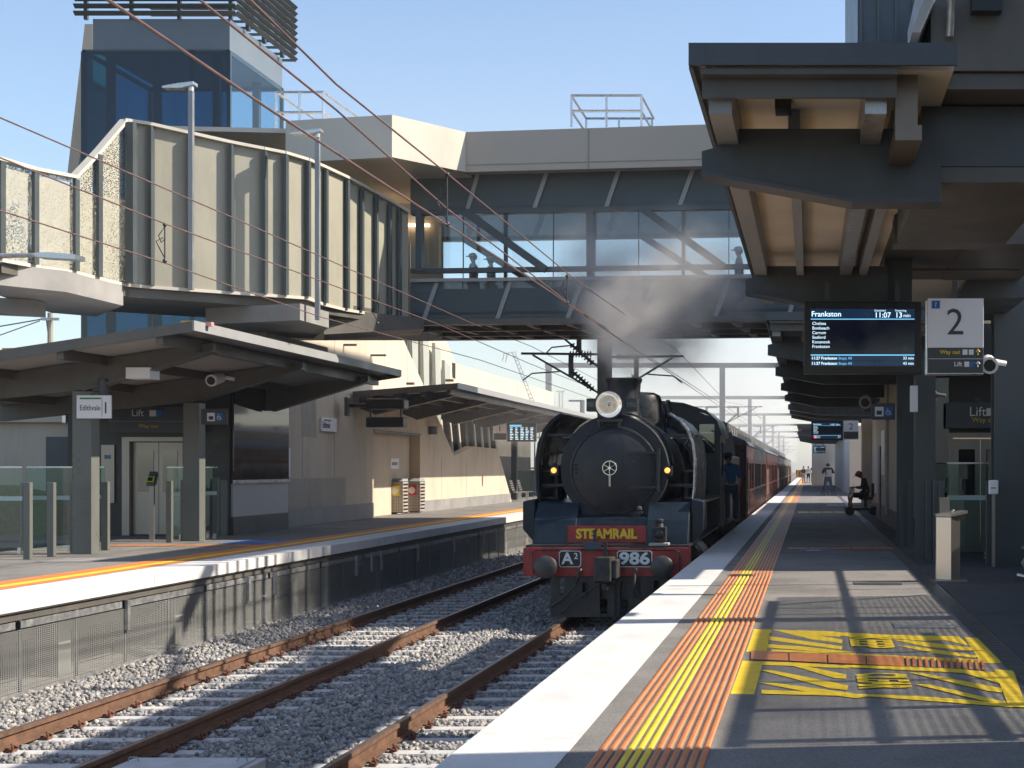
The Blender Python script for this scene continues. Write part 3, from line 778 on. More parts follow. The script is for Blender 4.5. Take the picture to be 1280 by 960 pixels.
obj('box_beam', MB().ext([V((a.x,a.y,4.82)),V((b_.x,b_.y,4.82)),V((c.x,c.y,4.82)),V((c.x-1.2,c.y+2.5,4.82)),V((a.x-.3,a.y+2.5,4.82))], (0,0,zb_-4.82)), M['plinth'], t)
a = P(280,410,31); 
obj('lower_beam', MB().box(a.x,a.x+.9,31,35,zb_-.55,zb_-.01), M['plinth'], t)
obj('edge_beam', MB().ext([P(405,384,31),P(530,398,33),P(530,411,33),P(405,418,31)], (-.5,1.5,0)), M['char2'], t)

# ---- left lift tower
M_lt = 0
lt = thing('lift_tower', 'tall blue glass lift tower with louvred crown left of the footbridge', 'lift tower', (-15,34.5,0))
TX0, TX1, TY0, TY1 = -16.75, -13.32, 33.1, 36.5
zc_ = H+(CY-62)*TY0/F
def fr_box(mb, x0,x1,y0,y1,z0,z1,t=.02):
    mb.box(x0,x1,y0,y0+t,z0,z1); mb.box(x0,x1,y1-t,y1,z0,z1); mb.box(x0,x0+t,y0+t,y1-t,z0,z1); mb.box(x1-t,x1,y0+t,y1-t,z0,z1); return mb
obj('glass_wall', MB().box(TX0,TX1,TY0,TY0+.02,4.3,zc_-.04), M['glass_blue'], lt); obj('glass_wall', MB().box(TX0,TX0+.02,TY0+.021,TY1-.021,4.3,zc_-.04), M['glass_side'], lt)
obj('glass_wall', MB().box(TX0,TX1,TY1-.02,TY1,4.3,zc_-.04), M['glass_side'], lt); obj('glass_wall', MB().box(TX1-.02,TX1,TY0+.021,TY1-.021,4.3,zc_-.04), M['glass_side'], lt)
b = MB()
for z in (4.3, 6.9, zc_-.9*2.9, zc_-.04): fr_box(b, TX0+.03,TX1-.03,TY0+.03,TY1-.03,z-.05,z+.05,.06)
for x, y in ((TX0+.05,TY0+.05),(TX1-.05,TY0+.05),(TX1-.05,TY1-.05),(TX0+.05,TY1-.05),(TX1-.9,TY0+.05)): b.box(x-.04,x+.04,y-.02,y+.06,4.3,zc_)
obj('frame', b, M['char'], lt)
b = MB(); 
for x, y in ((TX0+.45,TY0+.5),(TX1-.5,TY0+.5),(TX0+.45,TY1-.5),(TX1-.5,TY1-.5)): b.box(x-.08,x+.08,y-.08,y+.08,0,zc_)
b.beam((TX0+.5,TY1-.45,6.5),(TX1-.5,TY1-.45,9.5),.1,.1); b.beam((TX1-.5,TY1-.45,6.5),(TX0+.5,TY1-.45,9.5),.1,.1)
obj('shaft_frame', b, M['char'], lt)
obj('lift_car', MB().box(TX0+.7,TX1-.75,TY0+.7,TY1-.6,6.0,8.4), M['char'], lt)
obj('band', MB().box(TX0+.25,TX1-.03,TY0+.05,TY1-.05,zc_,zc_+.72), M['grey_band'] if 'grey_band' in M else M['plinth'], lt)
for i in range(9):
    z = zc_+.80+i*.165
    b = MB()
    b.beam((TX0-.1,TY0-.12,z),(TX1+.18,TY0-.12,z),.12,.02,V((0,.9,1))); b.beam((TX1+.2,TY0-.15,z),(TX1+.2,TY1+.3,z),.12,.02,V((-.9,0,1))); b.beam((TX0-.1,TY1+.3,z),(TX1+.18,TY1+.3,z),.14,.03)
    obj('louvre', b, M['post'], lt)
b = MB()
for x in (TX0+.1,-15.6,-14.5,TX1): b.box(x-.04,x+.04,TY0+.0,TY0+.08,zc_+.7,zc_+1.9)
for y in (34,35,36.2): b.box(TX1+.02,TX1+.1,y-.05,y+.05,zc_+.7,zc_+1.9)
objs('louvre_post', b, M['char'], lt)
obj('raking_fin', MB().ext([P(84,218,35.2),P(95,222,35.2),P(116,110,35.2),P(116,30,35.2),P(106,30,35.2)], (0,1.0,0)), M['tan'], lt)
# dark ground floor of the lift with doors
b = MB(); b.box(TX0-.3,TX0+.05,TY0,TY1,0,4.25); b.box(TX0+.05,-15.78,TY0+.02,TY0+.2,0,4.24); b.box(-14.42,TX1-.02,TY0+.02,TY0+.2,0,4.24); b.box(-15.78,-14.42,TY0+.02,TY0+.2,2.22,4.24)
b.box(TX0,TX1-.05,TY1-.2,TY1-.02,0,4.2)
obj('wall', b, M['black'], lt)
d = obj('door', MB().box(-15.62,-15.02,TY0+.12,TY0+.17,.02,2.14), M['steel'], lt)
obj('door_glass', MB().box(-15.50,-15.13,TY0+.105,TY0+.125,1.0,1.95), M['glass_dk'], d)
d = obj('door', MB().box(-15.01,-14.45,TY0+.125,TY0+.175,.02,2.14), M['steel'], lt)
obj('door_glass', MB().box(-14.92,-14.58,TY0+.11,TY0+.13,1.0,1.95), M['glass_dk'], d)
b = MB(); b.box(-15.80,-15.63,TY0-.02,TY0+.1,0,2.26); b.box(-15.63,-14.40,TY0-.02,TY0+.1,2.16,2.26); obj('door_frame', b, M['steel'], lt)
obj('call_panel', MB().box(-16.27,-15.97,TY0-.03,TY0+.02,.75,2.08), M['steel'], lt)
obj('call_screen', MB().box(-16.19,-16.05,TY0-.04,TY0-.028,1.76,1.85), M['scr_navy'], lt)
# glossy dark window wall on the tower side reflecting the train
b = MB().box(TX1+.03,TX1+.05,TY0+.1,TY1+.2,1.27,3.45); obj('window', b, M['refl'] if 'refl' in M else M['glass_dk'], lt)
obj('window_backing', MB().box(TX1-.06,TX1+.02,TY0+.1,TY1+.2,1.2,4.2), M['black'], lt)
b = MB(); b.box(TX1+.03,TX1+.08,TY0+.08,TY1+.2,1.19,1.27); b.box(TX1+.03,TX1+.08,TY0+.08,TY1+.2,3.45,3.52); obj('window_frame', b, M['alu'], lt)
obj('base_panel', MB().box(TX1-.05,TX1+.025,TY0+.1,TY1+.2,.42,1.19), M['grey_metal_l'] if 'grey_metal_l' in M else M['tan_lt'], lt)
obj('plinth', MB().box(TX1-.05,TX1+.04,TY0+.1,TY1+.2,0,.42), M['char2'], lt)
# lift sign over the doors
ls = thing('lift_sign', 'dark Lift sign band over the left lift doors', 'sign', (-15.1,32.9,2.6))
obj('sign_board', MB().box(-16.0,-13.9,32.9,32.96,2.36,2.95), M['dkgrey'], ls)
text('Lift', .22, M['wpaint'], ls, (-15.35,32.89,2.80)); text('Way out', .13, M['lyellow'], ls, (-15.1,32.89,2.51))
obj('rule', MB().box(-16.0,-13.9,32.892,32.898,2.61,2.625), M['plinth'], ls)
obj('lift_pictogram', MB().box(-15.08,-14.93,32.888,32.898,2.73,2.87), M['wpaint'], ls); obj('access_pictogram', MB().box(-14.92,-14.78,32.888,32.898,2.73,2.87), M['blue'], ls)

# ---- left station building wall on plane X = -13.6
XW = -13.6
sb_ = thing('station_building', 'long tan precast station building with raked wall beyond the left lift', 'building', (XW,50,0))
def wx(px, py): return PX(px, py, XW)
zA = 2.75; y467, y525 = wx(467,600).y, wx(525,600).y
b = MB()
yA = TY1+.25
rake = [wx(506,428), wx(529,480), wx(555,540), wx(568,570)]
ztop = 8.2
def tr(ps): return [V((XW-.35, p[0], p[1])) for p in ps]
sl_ = (rake[1].z-rake[3].z)/(rake[1].y-rake[3].y)
ytop = rake[3].y+(ztop-rake[3].z)/sl_
b.ext(tr([(yA,.0),(y467,.0),(y467,zA),(y467,rake[3].z+(y467-rake[3].y)*(rake[0].z-rake[3].z)/(rake[0].y-rake[3].y)),(y467-1,ztop),(yA,ztop)]), (.35,0,0))
zr_ = lambda y: rake[3].z+(y-rake[3].y)*sl_2
sl_2 = (rake[0].z-rake[3].z)/(rake[0].y-rake[3].y)
b.ext(tr([(y467,zA),(y525,zA),(y525,zr_(y525)),(y467,zr_(y467))]), (.35,0,0))
s1, s2, s3 = wx(590,558), wx(622,561), wx(640,617)
b.ext(tr([(y525,0),(s3.y,0),(s2.y,s2.z+.0),(s1.y+.2,s1.z),(rake[3].y,rake[3].z),(y525,zr_(y525))]), (.35,0,0))
obj('wall', b, M['tan'], sb_)
b = MB()
for px in (378, 418, 480, 509): yy = wx(px,500).y; b.box(XW,XW+.004,yy,yy+.02,.4 if px<460 else 2.8,6.5)
for px in (552,583): yy = wx(px,600).y; b.box(XW,XW+.004,yy,yy+.025,.4,1.9)
objs('panel_joint', b, M['plinth'], sb_)
b = MB(); b.box(XW-.01,XW+.02,yA,y467-.003,0,.47); b.box(XW-.01,XW+.02,y525+.003,s3.y-.4,0,.4); objs('plinth', b, M['plinth'], sb_)
b = MB(); b.box(XW-.46,XW-.36,y467-1.0,y525+1,0,zA+.1)
obj('alcove', b, M['tan'], sb_)
obj('alcove_frame', MB().box(XW-.36,XW+.03,y467-.0,y525,zA-.08,zA-.002), M['char2'], sb_)
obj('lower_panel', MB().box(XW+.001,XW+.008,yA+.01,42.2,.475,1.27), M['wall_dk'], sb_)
ra, rc = wx(377,490), wx(395,547); obj('recess_panel', MB().box(XW+.001,XW+.006,ra.y,rc.y,rc.z,ra.z), M['wall_dk'], sb_)  # niche drawn as a flat sheet, its darkness put into the colour
# raked roof end with louvres and parapet
b = MB(); b.box(-17.5,-14.9,55,62,0,5.3); obj('inner_wall', b, M['tan'], sb_)
for i, px in enumerate((512,526,541,553)):
    pa = PX(px+6, 400, -14.2); zt2 = 7.2-i*.55
    obj('fin', MB().ext([V((-14.2,pa.y,1.9)),V((-14.2,pa.y+.5,1.9)),V((-14.2,pa.y+.5,zt2)),V((-14.2,pa.y-.4,zt2+.2))], (-.12,0,0)), M['louv'], sb_)
for i in range(7):
    yy = 55.8+i*1.35
    obj('fin', MB().ext([V((-14.0,yy+.5,1.75)),V((-14.0,yy+.8,1.75)),V((-14.0,yy,3.9)),V((-14.0,yy-.3,3.9))], (-.2,0,0)), M['char'], sb_)
Xp = -15.0
pp = [PX(565,452,Xp), PX(693,488,Xp), PX(693,500,Xp), PX(564,470,Xp)]
b = MB().box(Xp-.3,Xp,pp[0].y,pp[1].y,5.2,5.98); obj('parapet', b, M['tan'], sb_)
b = MB().box(Xp-.25,Xp-.02,pp[0].y,pp[1].y-1,4.55,5.195); obj('parapet_flashing', b, M['white_conc'], sb_)
b = MB().ext([V((Xp,pp[0].y-.1,4.9)),V((Xp,pp[0].y-6.5,9.0)),V((Xp,pp[0].y-5.9,9.4)),V((Xp,pp[0].y+.6,5.98)),V((Xp,pp[0].y+.6,5.3))], (-.3,0,0)); obj('raked_gable', b, M['tan'], sb_)
obj('roof', MB().box(-24,Xp-.31,pp[0].y-1,pp[1].y,5.4,5.6), M['tan_lt'], sb_)
obj('gable_infill', MB().ext([PX(a_,b_,-14.5) for a_,b_ in ((496,400),(548,415),(564,452),(566,480),(515,482))], (-.1,0,0)), M['tan'], sb_)
obj('rear_room', MB().box(-24,-15.5,66.5,80,0,4.5), M['char2'], sb_)
# roof ladder
la = thing('roof_ladder', 'thin pale access ladder leaning on the tan parapet', 'ladder', tuple(P(662,490,74)))
b = MB()
for dx in (0, 4): b.tube([P(664+dx,503,74), P(640+dx,440,74)], .035, 5)
for i in range(12): b.tube([P(664-24*i/12,503-63*i/12,74), P(668-24*i/12,503-63*i/12,74)], .02, 4)
obj('stile', b, M['alu'], la)
b = MB()
b.tube([P(641,440,74),P(630,442,75.5),P(628,452,75.5)], .03, 5); b.tube([P(645,440,74),P(634,442,76.5),P(632,453,76.5)], .03, 5); objs('grab_rail', b, M['alu'], la)

# ---- left: low building, wall and cabinet seen under the canopy
lb = thing('side_building', 'low tan building wall with a dark upper band at far left under the canopy', 'building', (-19,37,0))
obj('wall', MB().box(-24,-16.9,37.0,37.3,0,3.35), M['tan'], lb)
obj('upper_panel', MB().box(-24,-19.0,36.8,36.98,2.72,3.9), M['tan'], lb)
b = MB(); b.box(-18.98,-16.9,36.6,36.98,2.72,4.2); obj('dark_band', b, M['char2'], lb)
obj('led_strip', MB().box(-24,-18.75,36.70,36.78,3.88,3.93), M['lamp'], lb)
obj('drain_pipe', MB().box(-18.95,-18.86,36.5,36.59,2.7,4.0), M['alu'], lb)
obj('door', MB().box(-19.55,-18.95,36.86,36.99,.0,2.35), M['char'], lb)
# ================================================================ CANOPIES
def pane_canopy(t, x_edge, x_in, y0, y1, z_edge, z_in, beams, posts, post_x, soffit=True, sgn=-1, bt=1.7, gut=True):
    """roof plate falling away from the track, with fascia, purlins, tapered beams and posts"""
    zz = lambda x: z_edge+(z_in-z_edge)*(x-x_edge)/(x_in-x_edge)
    obj('roof_sheet', MB().ext([(x_edge,y0,z_edge),(x_in,y0,z_in),(x_in,y0,z_in-.05),(x_edge,y0,z_edge-.05)], (0,y1-y0,0)), M['grey_metal'], t)
    b = MB().ext([(x_edge,y0-.02,z_edge+.02),(x_in,y0-.02,z_in+.02),(x_in,y0-.02,z_in-.16),(x_edge,y0-.02,z_edge-.16)], (0,.018,0))
    b.ext([(x_edge,y1+.002,z_edge+.02),(x_in,y1+.002,z_in+.02),(x_in,y1+.002,z_in-.16),(x_edge,y1+.002,z_edge-.16)], (0,.018,0))
    objs('end_fascia', b, M['char2'], t)
    b = MB().box(min(x_edge,x_edge-sgn*.03),max(x_edge,x_edge-sgn*.03),y0-.02,y1+.02,z_edge-.14,z_edge+.03); obj('edge_fascia', b, M['grey_metal'], t)
    n = 4
    for i in range(n):
        x = x_edge+(x_in-x_edge)*(i+.35)/n
        z = zz(x)-.06
        obj('purlin', MB().box(x-.06,x+.06,y0+.05,y1-.05,z-.22,z), M['char2'], t)
    if soffit:
        b = MB()
        for i in range(n):
            xa = x_edge+(x_in-x_edge)*(i+.35)/n+(.1 if x_in > x_edge else -.1); xb = x_edge+(x_in-x_edge)*(i+1.35)/n-(.1 if x_in > x_edge else -.1)
            if i == n-1: xb = x_in
            b.ext([(xa,y0+.3,zz(xa)-.10),(xb,y0+.3,zz(xb)-.10),(xb,y0+.3,zz(xb)-.125),(xa,y0+.3,zz(xa)-.125)], (0,y1-y0-.6,0))
        obj('soffit', b, M['soffit_g'], t)
    for y in beams:
        tip = x_edge+sgn*.32; px = post_x
        b = MB().ext([(tip,y-.07,zz(tip)-.16),(tip,y-.07,zz(tip)-.30),(px,y-.07,zz(px)-.66),(x_in,y-.07,zz(x_in)-.46),(x_in,y-.07,zz(x_in)-.14)], (0,.14,0))
        b.ext([(tip,y-.14,zz(tip)-.302),(px,y-.14,zz(px)-.662),(px,y-.14,zz(px)-.69),(tip,y-.14,zz(tip)-.33)], (0,.28,0))
        obj('beam', b, M['char2'], t)
    for y in posts:
        b = MB(); b.box(px-.17,px+.17,y-.15,y+.15,0,zz(px)-.69)
        obj('post', b, M['post_sunlit'], t)
def beacon(lab, p, red=False):
    t = tag(obj('roof_marker', MB().box(p.x-.11,p.x+.11,p.y-.06,p.y+.06,p.z,p.z+.07), M['pinkplate' if red else 'orange_m']), lab, 'marker', 'orange markers on the canopy edges' if not red else None)
M['orange_m'] = mat('orange plastic', (.7,.33,.03), .5)
t = thing('platform_canopy', 'dark steel canopy on two posts in front of the left lift', 'canopy', (-12,30,0))
pane_canopy(t, -10.45, -17.2, 24.4, 36.75, 4.02, 3.0, (26.07,30.66,35.2), (26.07,30.66), -13.1)
b = MB(); b.box(-12.3,-11.87,25.9,26.3,3.16,3.36); obj('light_box', b, M['white'], t)
t = thing('platform_canopy', 'long curving canopy before the tan building on the far left platform', 'canopy', (-12,60,0))
pane_canopy(t, -10.45, -13.55, 42.7, 120, 4.05, 3.80, (43.4,)+tuple(48+5*i for i in range(13)), (), -13.1)
for px, py, Y in ((13,440,24.6),(104,428,24.6),(170,418,24.6),(236,406,24.6)): 
    beacon('small orange marker block on the near edge of the left canopy roof' if px > 20 else 'small orange marker block on the near edge of the left canopy roof', P(px,py-1,Y)+V((0,0,-.02)))
beacon('pink red warning plate on the corner of the left canopy roof', P(258,405,24.9)+V((0,0,-.04)), True)
for px, py in ((513,480),(562,476)):
    beacon('small orange marker block on the end of the far left canopy' if px > 520 else 'dull red plate on the end of the far left canopy', P(px,py+1,42.9), px < 520)
# ---- right canopies
def right_canopy(lab, y0, y1, beams, posts, xin=2.1, zf=4.43):
    t = thing('platform_canopy', lab, 'canopy', (1,(y0+y1)/2,0))
    xe = -.82
    b = MB(); b.box(xe,xin,y0,y0+.03,zf-.15,zf); b.box(xe,xe+.03,y0+.03,y1,zf-.17,zf-.001); obj('edge_fascia', b, M['char'], t)
    obj('roof_sheet', MB().box(xe+.03,xin,y0+.04,y1,zf-.06,zf-.01), M['grey_metal'], t)
    b = MB(); cw = xin-.7 if xin > 1.5 else .60; b.box(xe+.08,cw,y0+.16,y0+.20,zf-.33,zf-.16); b.box(xe+.08,cw,y0+.04,y0+.16,zf-.20,zf-.16); obj('channel', b, M['char2'], t)
    for x, w, mm in ((xe+.20,.16,'grey_metal'),(xe+.70,.09,'grey_metal'),(xe+1.28,.15,'galv'))+(((xe+1.55,.12,'grey_metal'),(xin-.3,.12,'grey_metal')) if xin > 1.5 else ((xe+1.50,.10,'grey_metal'),)):
        obj('purlin', MB().box(x-w/2,x+w/2,y0+(1.35 if w < .13 else .25),y1,zf-.42,zf-.125), M[mm], t)
    obj('soffit', MB().box(xe+.1,xin,y0+.25,y1,zf-.12,zf-.07), M['roof_soffit'], t)
    for y in beams:
        b = MB().ext([(xe+.0,y,zf-.47),(xe+.15,y,zf-.43),(xe+.15,y,zf-.30),(xin,y,zf-.30),(xin,y,zf-.84),(xe+1.14,y,zf-.84),(xe,y,zf-.63)], (0,.16,0))
        b.ext([(xe,y-.07,zf-.632),(xe+1.14,y-.07,zf-.842),(xe+1.14,y-.07,zf-.87),(xe,y-.07,zf-.66)], (0,.30,0))
        b.box(xe+1.141,xin,y-.07,y+.23,zf-.87,zf-.842)
        obj('beam', b, M['char'], t)
    for y in posts:
        b = MB(); b.box(1.80,2.14,y-.14,y-.10,0,zf-.88); b.box(1.80,2.14,y+.10,y+.14,0,zf-.88); b.box(1.83,2.11,y-.098,y+.098,0,zf-.88)
        obj('post', b, M['post'], t)
    return t
ca = right_canopy('nearest steel canopy with cream soffit hanging over the near platform', 9.75, 21.5, (10.95,16.2 if False else 18.4), (), xin=1.0)
bolt = MB()
for px in (912,927,1063,1078):
    p = P(px,92.5,9.9); bolt.cyl(p+V((0,-.015,0)), p+V((0,.02,0)), .02, n=8)
objs('bolt', bolt, M['galv'], ca)
p = P(979,131,10.8); obj('fixing_box', MB().box(p.x-.06,p.x+.06,10.7,10.94,p.z-.05,p.z+.05), M['black'], ca)
b = MB(); a = P(1122,75,10.0); b.box(P(1119,0,10.1).x,P(1147,0,10.1).x,10.1,10.28,P(0,158,10.1).z,P(0,80,10.1).z); b.box(P(1119,0,10.1).x,P(1152,0,10.1).x,10.08,10.9,P(0,176,10.1).z,P(0,157,10.1).z); obj('downpipe', b, M['pipe_br'], ca)
obj('pipe_cap', MB().ext([P(1121,82,9.98),P(1146,56,9.98),P(1150,60,9.98),P(1147,80,9.98)], (0,.3,0)), M['grey_metal'], ca)
right_canopy('second canopy from the camera on the near platform behind the big departure screen', 26.6, 48.5, (28.2,34.5,41,47.5), (24.6,29.7), xin=3.2)
right_canopy('third canopy down the near platform above the small departure screen', 53.5, 66.2, (54.6,59,64), (), xin=2.6)
t4 = right_canopy('farthest canopy of the near platform under the smoky sky', 95, 128, (96,104,112,120), (), xin=2.6)
for px, py in ((996,486),(1017,487.5)): beacon('small orange marker block on the third canopy down the near platform', P(px,py-2,53.8))
# big soffit box and stair structure overhead at right
hs = thing('stair_structure', 'massive dark stepped beams of the stair above the near platform at top right', 'stair', (3,12,4))
Y1b = 10.975
b = MB()
x0 = P(1152,0,Y1b).x
b.box(x0,1.9,Y1b,Y1b+3.0,P(0,208,Y1b).z,P(0,133,Y1b).z)
obj('beam', b, M['char'], hs)
b = MB(); b.box(x0,1.9,Y1b-.0,Y1b+3.0,P(0,228,Y1b).z-.0,P(0,209,Y1b).z); obj('beam_flange', b, M['char2'], hs)
b = MB(); b.box(x0+.02,2.0,Y1b-.45,Y1b+2.6,P(0,131,Y1b).z,P(0,112,Y1b).z); b.box(x0+.03,2.1,Y1b-.5,Y1b+2,P(0,111,Y1b).z,P(0,-60,Y1b).z); obj('beam', b, M['char2'], hs)
b = MB(); b.cyl(P(1190,-10,10.3),P(1187,45,10.4),.03,n=10); obj('pipe', b, M['galv'], hs)
obj('bracket', MB().box(P(1215,0,10.3).x,P(1253,0,10.3).x,10.3,10.42,P(0,13,10.3).z,P(0,-40,10.3).z), M['black'], hs)
obj('stringer', MB().ext([P(1140,40,10.2),P(1150,40,10.2),P(1172,-10,10.2),P(1158,-10,10.2)], (0,2.5,0)), M['grey_metal'], hs)
# soffit stepping away
b = MB(); zS = P(0,228,Y1b).z
b.ext([(.95,Y1b+3.0,zS+.55),(.95,20.6,zS+.52),(.95,20.6,zS+.9),(.95,Y1b+3.0,zS+.9)], (.93,0,0)); b.ext([(1.89,17.6,zS+.54),(1.89,20.6,zS+.51),(1.89,20.6,zS+.89),(1.89,17.6,zS+.89)], (1.1,0,0)); obj('soffit_slab', b, M['char2'], hs)
def yb(zp, y0, y1): return None
b = MB(); b.box(.92,2.85,15.6,16.0,zS+.25,zS+.56); obj('cross_beam', b, M['char2'], hs)
b = MB(); b.box(P(1140,0,18.6).x-.34,P(1140,0,18.6).x,18.6,19.0,P(0,376,18.6).z,P(0,298,18.6).z); obj('hanger_column', b, M['char'], hs)
b = MB(); b.box(P(1138,0,19.5).x,P(1275,0,19.5).x,19.5,19.9,P(0,338,19.5).z,P(0,309,19.5).z); obj('cross_beam', b, M['char2'], hs)
obj('cross_beam', MB().box(P(1138,0,20.5).x,P(1212,0,20.5).x,20.5,24.4,P(0,345,20.5).z,P(0,338,20.5).z), M['tan_lt'], hs)
b = MB(); b.ext([P(1214,372,20.6),P(1196,372,20.6),P(1214,340,20.6),P(1283,340,20.6),P(1283,372,20.6)], (0,3.2,0)); obj('cross_beam', b, M['char'], hs)
# the big column at the right edge
c = thing('steel_column', 'thick dark steel column at the right edge of the photo', 'column', (3.2,22.8,0))
x = P(1243,0,22.7).x; b = MB(); b.box(x,x+.55,22.7,22.74,0,4.6); b.box(x,x+.55,23.1,23.14,0,4.6); b.box(x+.06,x+.49,22.741,23.099,0,4.6)
obj('shaft', b, M['post'], c)
# right lift tower (mirrors the left one) and the stair screen that shades the platform
rt = thing('lift_tower', 'dark blue clad lift tower rising above the right hand canopy', 'lift tower', (3,38,0))
b = MB(); b.box(1.15,6.5,34.5,46.6,5.2,17.5); obj('cladding', b, M['clad_blue'] if 'clad_blue' in M else M['post'], rt)
b = MB()
for i in range(9): b.box(1.2+i*.42,1.25+i*.42,34.40,34.498,5.2,17.5)
objs('rib', b, M['post'], rt)
obj('shaft_base', MB().box(3.0,6.5,34.6,46.5,0,5.18), M['tan'], rt)
ss = thing('stair_screen', 'mesh and post screen of the stair beside the near platform', 'stair screen', (4.5,15,0))
k_ = .85
def sx_y(Ys, Xs): return Ys+.12*(4.5-Xs)
obj('solid_panel', MB().box(4.48,4.52,8.6,23.5,0,2.55), M['char'], ss)
obj('solid_panel', MB().box(4.48,4.52,-4,8.58,0,9), M['char'], ss)
b = MB(); b.box(4.495,4.505,8.6,17.9,2.55,4.15); obj('mesh_panel', b, M['mesh_st'], ss)
b = MB()
b.box(4.46,4.54,8.6,17.4,4.14,4.21); b.box(4.47,4.53,8.6,22.6,3.42,3.48); b.box(4.47,4.53,8.6,14,2.85,2.90)
b.beam((4.5,16.9,4.18),(4.5,18.0,2.6),.06,.06)
objs('rail', b, M['char'], ss)
for Yf, w, z in ((15.3,.40,5.5),(19.7,.07,5.4),(9.8,.10,4.2),(11.0,.06,4.2),(8.75,.08,4.2),(15.85,.05,4.2),(16.5,.05,4.2),(14.5,.04,4.2),(18.9,.05,3.4),(12.6,.05,4.2)):
    obj('post', MB().box(4.46,4.54,Yf-w/2,Yf+w/2,0,z), M['char'], ss)
b = MB(); b.box(4.6,6,22.4,23.6,2.6,5); obj('landing', b, M['char'], ss)
us = thing('upper_stair', 'upper flight of the right hand stair with posts and roof', 'stair', (3,24,6))
obj('deck', MB().ext([(2.6,17,6.2),(2.6,24,7.6),(2.6,24,7.3),(2.6,17,5.9)], (.85,0,0)), M['char'], us)
for i in range(10):
    y = 19.3+i*.82; z = 6.3+(y-17)*.2
    obj('post', MB().box(2.58,2.66,y,y+(.09 if i % 3 else .17),z,8.7 if y < 23.5 else 11.2), M['char'], us)
for i in range(8):
    y = 24.6+i*.85; obj('post', MB().box(2.58,2.66,y,y+.11,7.4,11.2), M['char'], us)
b = MB(); b.beam((2.62,18.5,7.6),(2.62,22.8,8.95),.06,.10); b.beam((2.62,22.8,8.95),(2.62,24.5,10.4),.06,.3); objs('handrail', b, M['char'], us)
obj('side_panel', MB().ext([(2.7,22.6,7.4),(2.7,31,8.6),(2.7,31,9.2),(2.7,24.4,9.2)], (.03,0,0)), M['mesh_st'], us)
obj('roof', MB().box(2.6,3.15,25.6,34.4,11.0,12.4), M['char'], us)  # unseen; this roof and the side wall are shaped for the shade they cast
obj('side_wall', MB().box(2.9,3.0,30.2,34.4,5.2,11.19), M['char'], us)
# ---- right station buildings
rb = thing('station_building', 'tan station building wall just past the right hand columns', 'building', (2.2,38,0))
b = MB(); b.box(2.12,2.4,31,45.5,.47,3.9); b.box(2.41,6,45.2,45.5,0,3.9); obj('wall', b, M['tan'], rb)
obj('plinth', MB().box(2.10,2.4,30.98,45.52,0,.468), M['char2'], rb)
obj('window', MB().box(2.095,2.115,31.4,34.0,1.25,3.3), M['glass_dk'], rb)
obj('window_frame', fr_box(MB(), 2.06,2.12,31.3,34.1,1.2,1.26,.02), M['alu'], rb)
obj('drain_pipe', MB().cyl((2.06,38.5,.3),(2.06,38.5,3.8),.05,n=8), M['tan_lt'], rb)
obj('notice_board', MB().box(2.05,2.11,39.5,41.3,1.35,2.6), M['white'], rb)
obj('door', MB().box(2.075,2.11,42.6,43.8,.05,2.2), M['char'], rb)
rb2 = thing('station_building', 'recessed white wall behind the scooter rider on the near platform', 'building', (2.9,58,0))
obj('wall', MB().box(2.75,3.0,45.6,64.5,0,3.9), M['white_conc'], rb2)
obj('end_pier', MB().box(2.3,2.9,63.2,64.6,0,3.9), M['tan'], rb2)
obj('plinth', MB().box(2.7,2.745,45.6,63.1,0,.5), M['char2'], rb2)
rb3 = thing('station_building', 'pale blue grey wall with tan end far down the near platform', 'building', (2.6,100,0))
obj('end_wall', MB().box(2.22,6,80,80.3,0,3.9), M['tan'], rb3)
obj('wall', MB().box(2.25,2.6,80.4,130,0,3.9), M['white_conc'], rb3)
obj('plinth', MB().box(2.2,2.5,79.97,80.0,0,.5), M['char2'], rb3)
obj('far_block', MB().box(.2,3,131,133,0,5.2), M['tan_lt'], rb3)
# right lift front
rl = thing('lift_entrance', 'stainless lift doors in a black wall behind the glass gate on the right', 'lift', (3,26,0))
Yd = 26.4; x0, x1 = P(1191,0,Yd).x, P(1290,0,Yd).x
b = MB(); b.box(2.3,x0-.08,Yd,Yd+.2,0,4.2); b.box(x0-.08,x1+1,Yd,Yd+.2,P(0,543,Yd).z+.03,4.2); b.box(x1+.08,x1+2,Yd,Yd+.2,0,4.2); objs('wall', b, M['black'], rl)
fr_ = MB(); fr_.box(x0-.08,x0,Yd-.03,Yd+.1,0,P(0,543,Yd).z+.03); fr_.box(x0,x1,Yd-.03,Yd+.1,P(0,547,Yd).z,P(0,543,Yd).z+.03); obj('door_frame', fr_, M['steel'], rl)
xm = P(1226,0,Yd).x; zt2 = P(0,548,Yd).z
for a, c in ((x0+.01,xm-.005),(xm+.005,xm+(xm-x0))):
    d = obj('door', MB().box(a,c,Yd+.06,Yd+.1,.01,zt2-.01), M['steel'], rl)
    obj('door_glass', MB().box(a+.1,c-.1,Yd+.045,Yd+.062,1.0,zt2-.2), M['glass_dk'], d)
b = MB(); b.box(2.1,6,Yd-2.0,Yd-.05,3.3,3.4); obj('ceiling', b, M['char2'], rl)
obj('side_wall', MB().box(5.0,5.2,22.75,31.8,0,6.2), M['char2'], rl)  # unseen wall added to keep sun off the platform beyond the stair
gs = thing('glass_screen', 'dark reflective glazing above the right lift with pale sky reflection', 'glazing', (2.9,26.2,3))
obj('pane', MB().box(P(1168,0,26.2).x,P(1186,0,26.2).x,26.2,26.22,.0,3.2), M['glass_dk'], gs)
l2 = thing('lift_sign', 'dark Lift sign band over the right lift doors', 'sign', tuple(P(1210,515,25.9)))
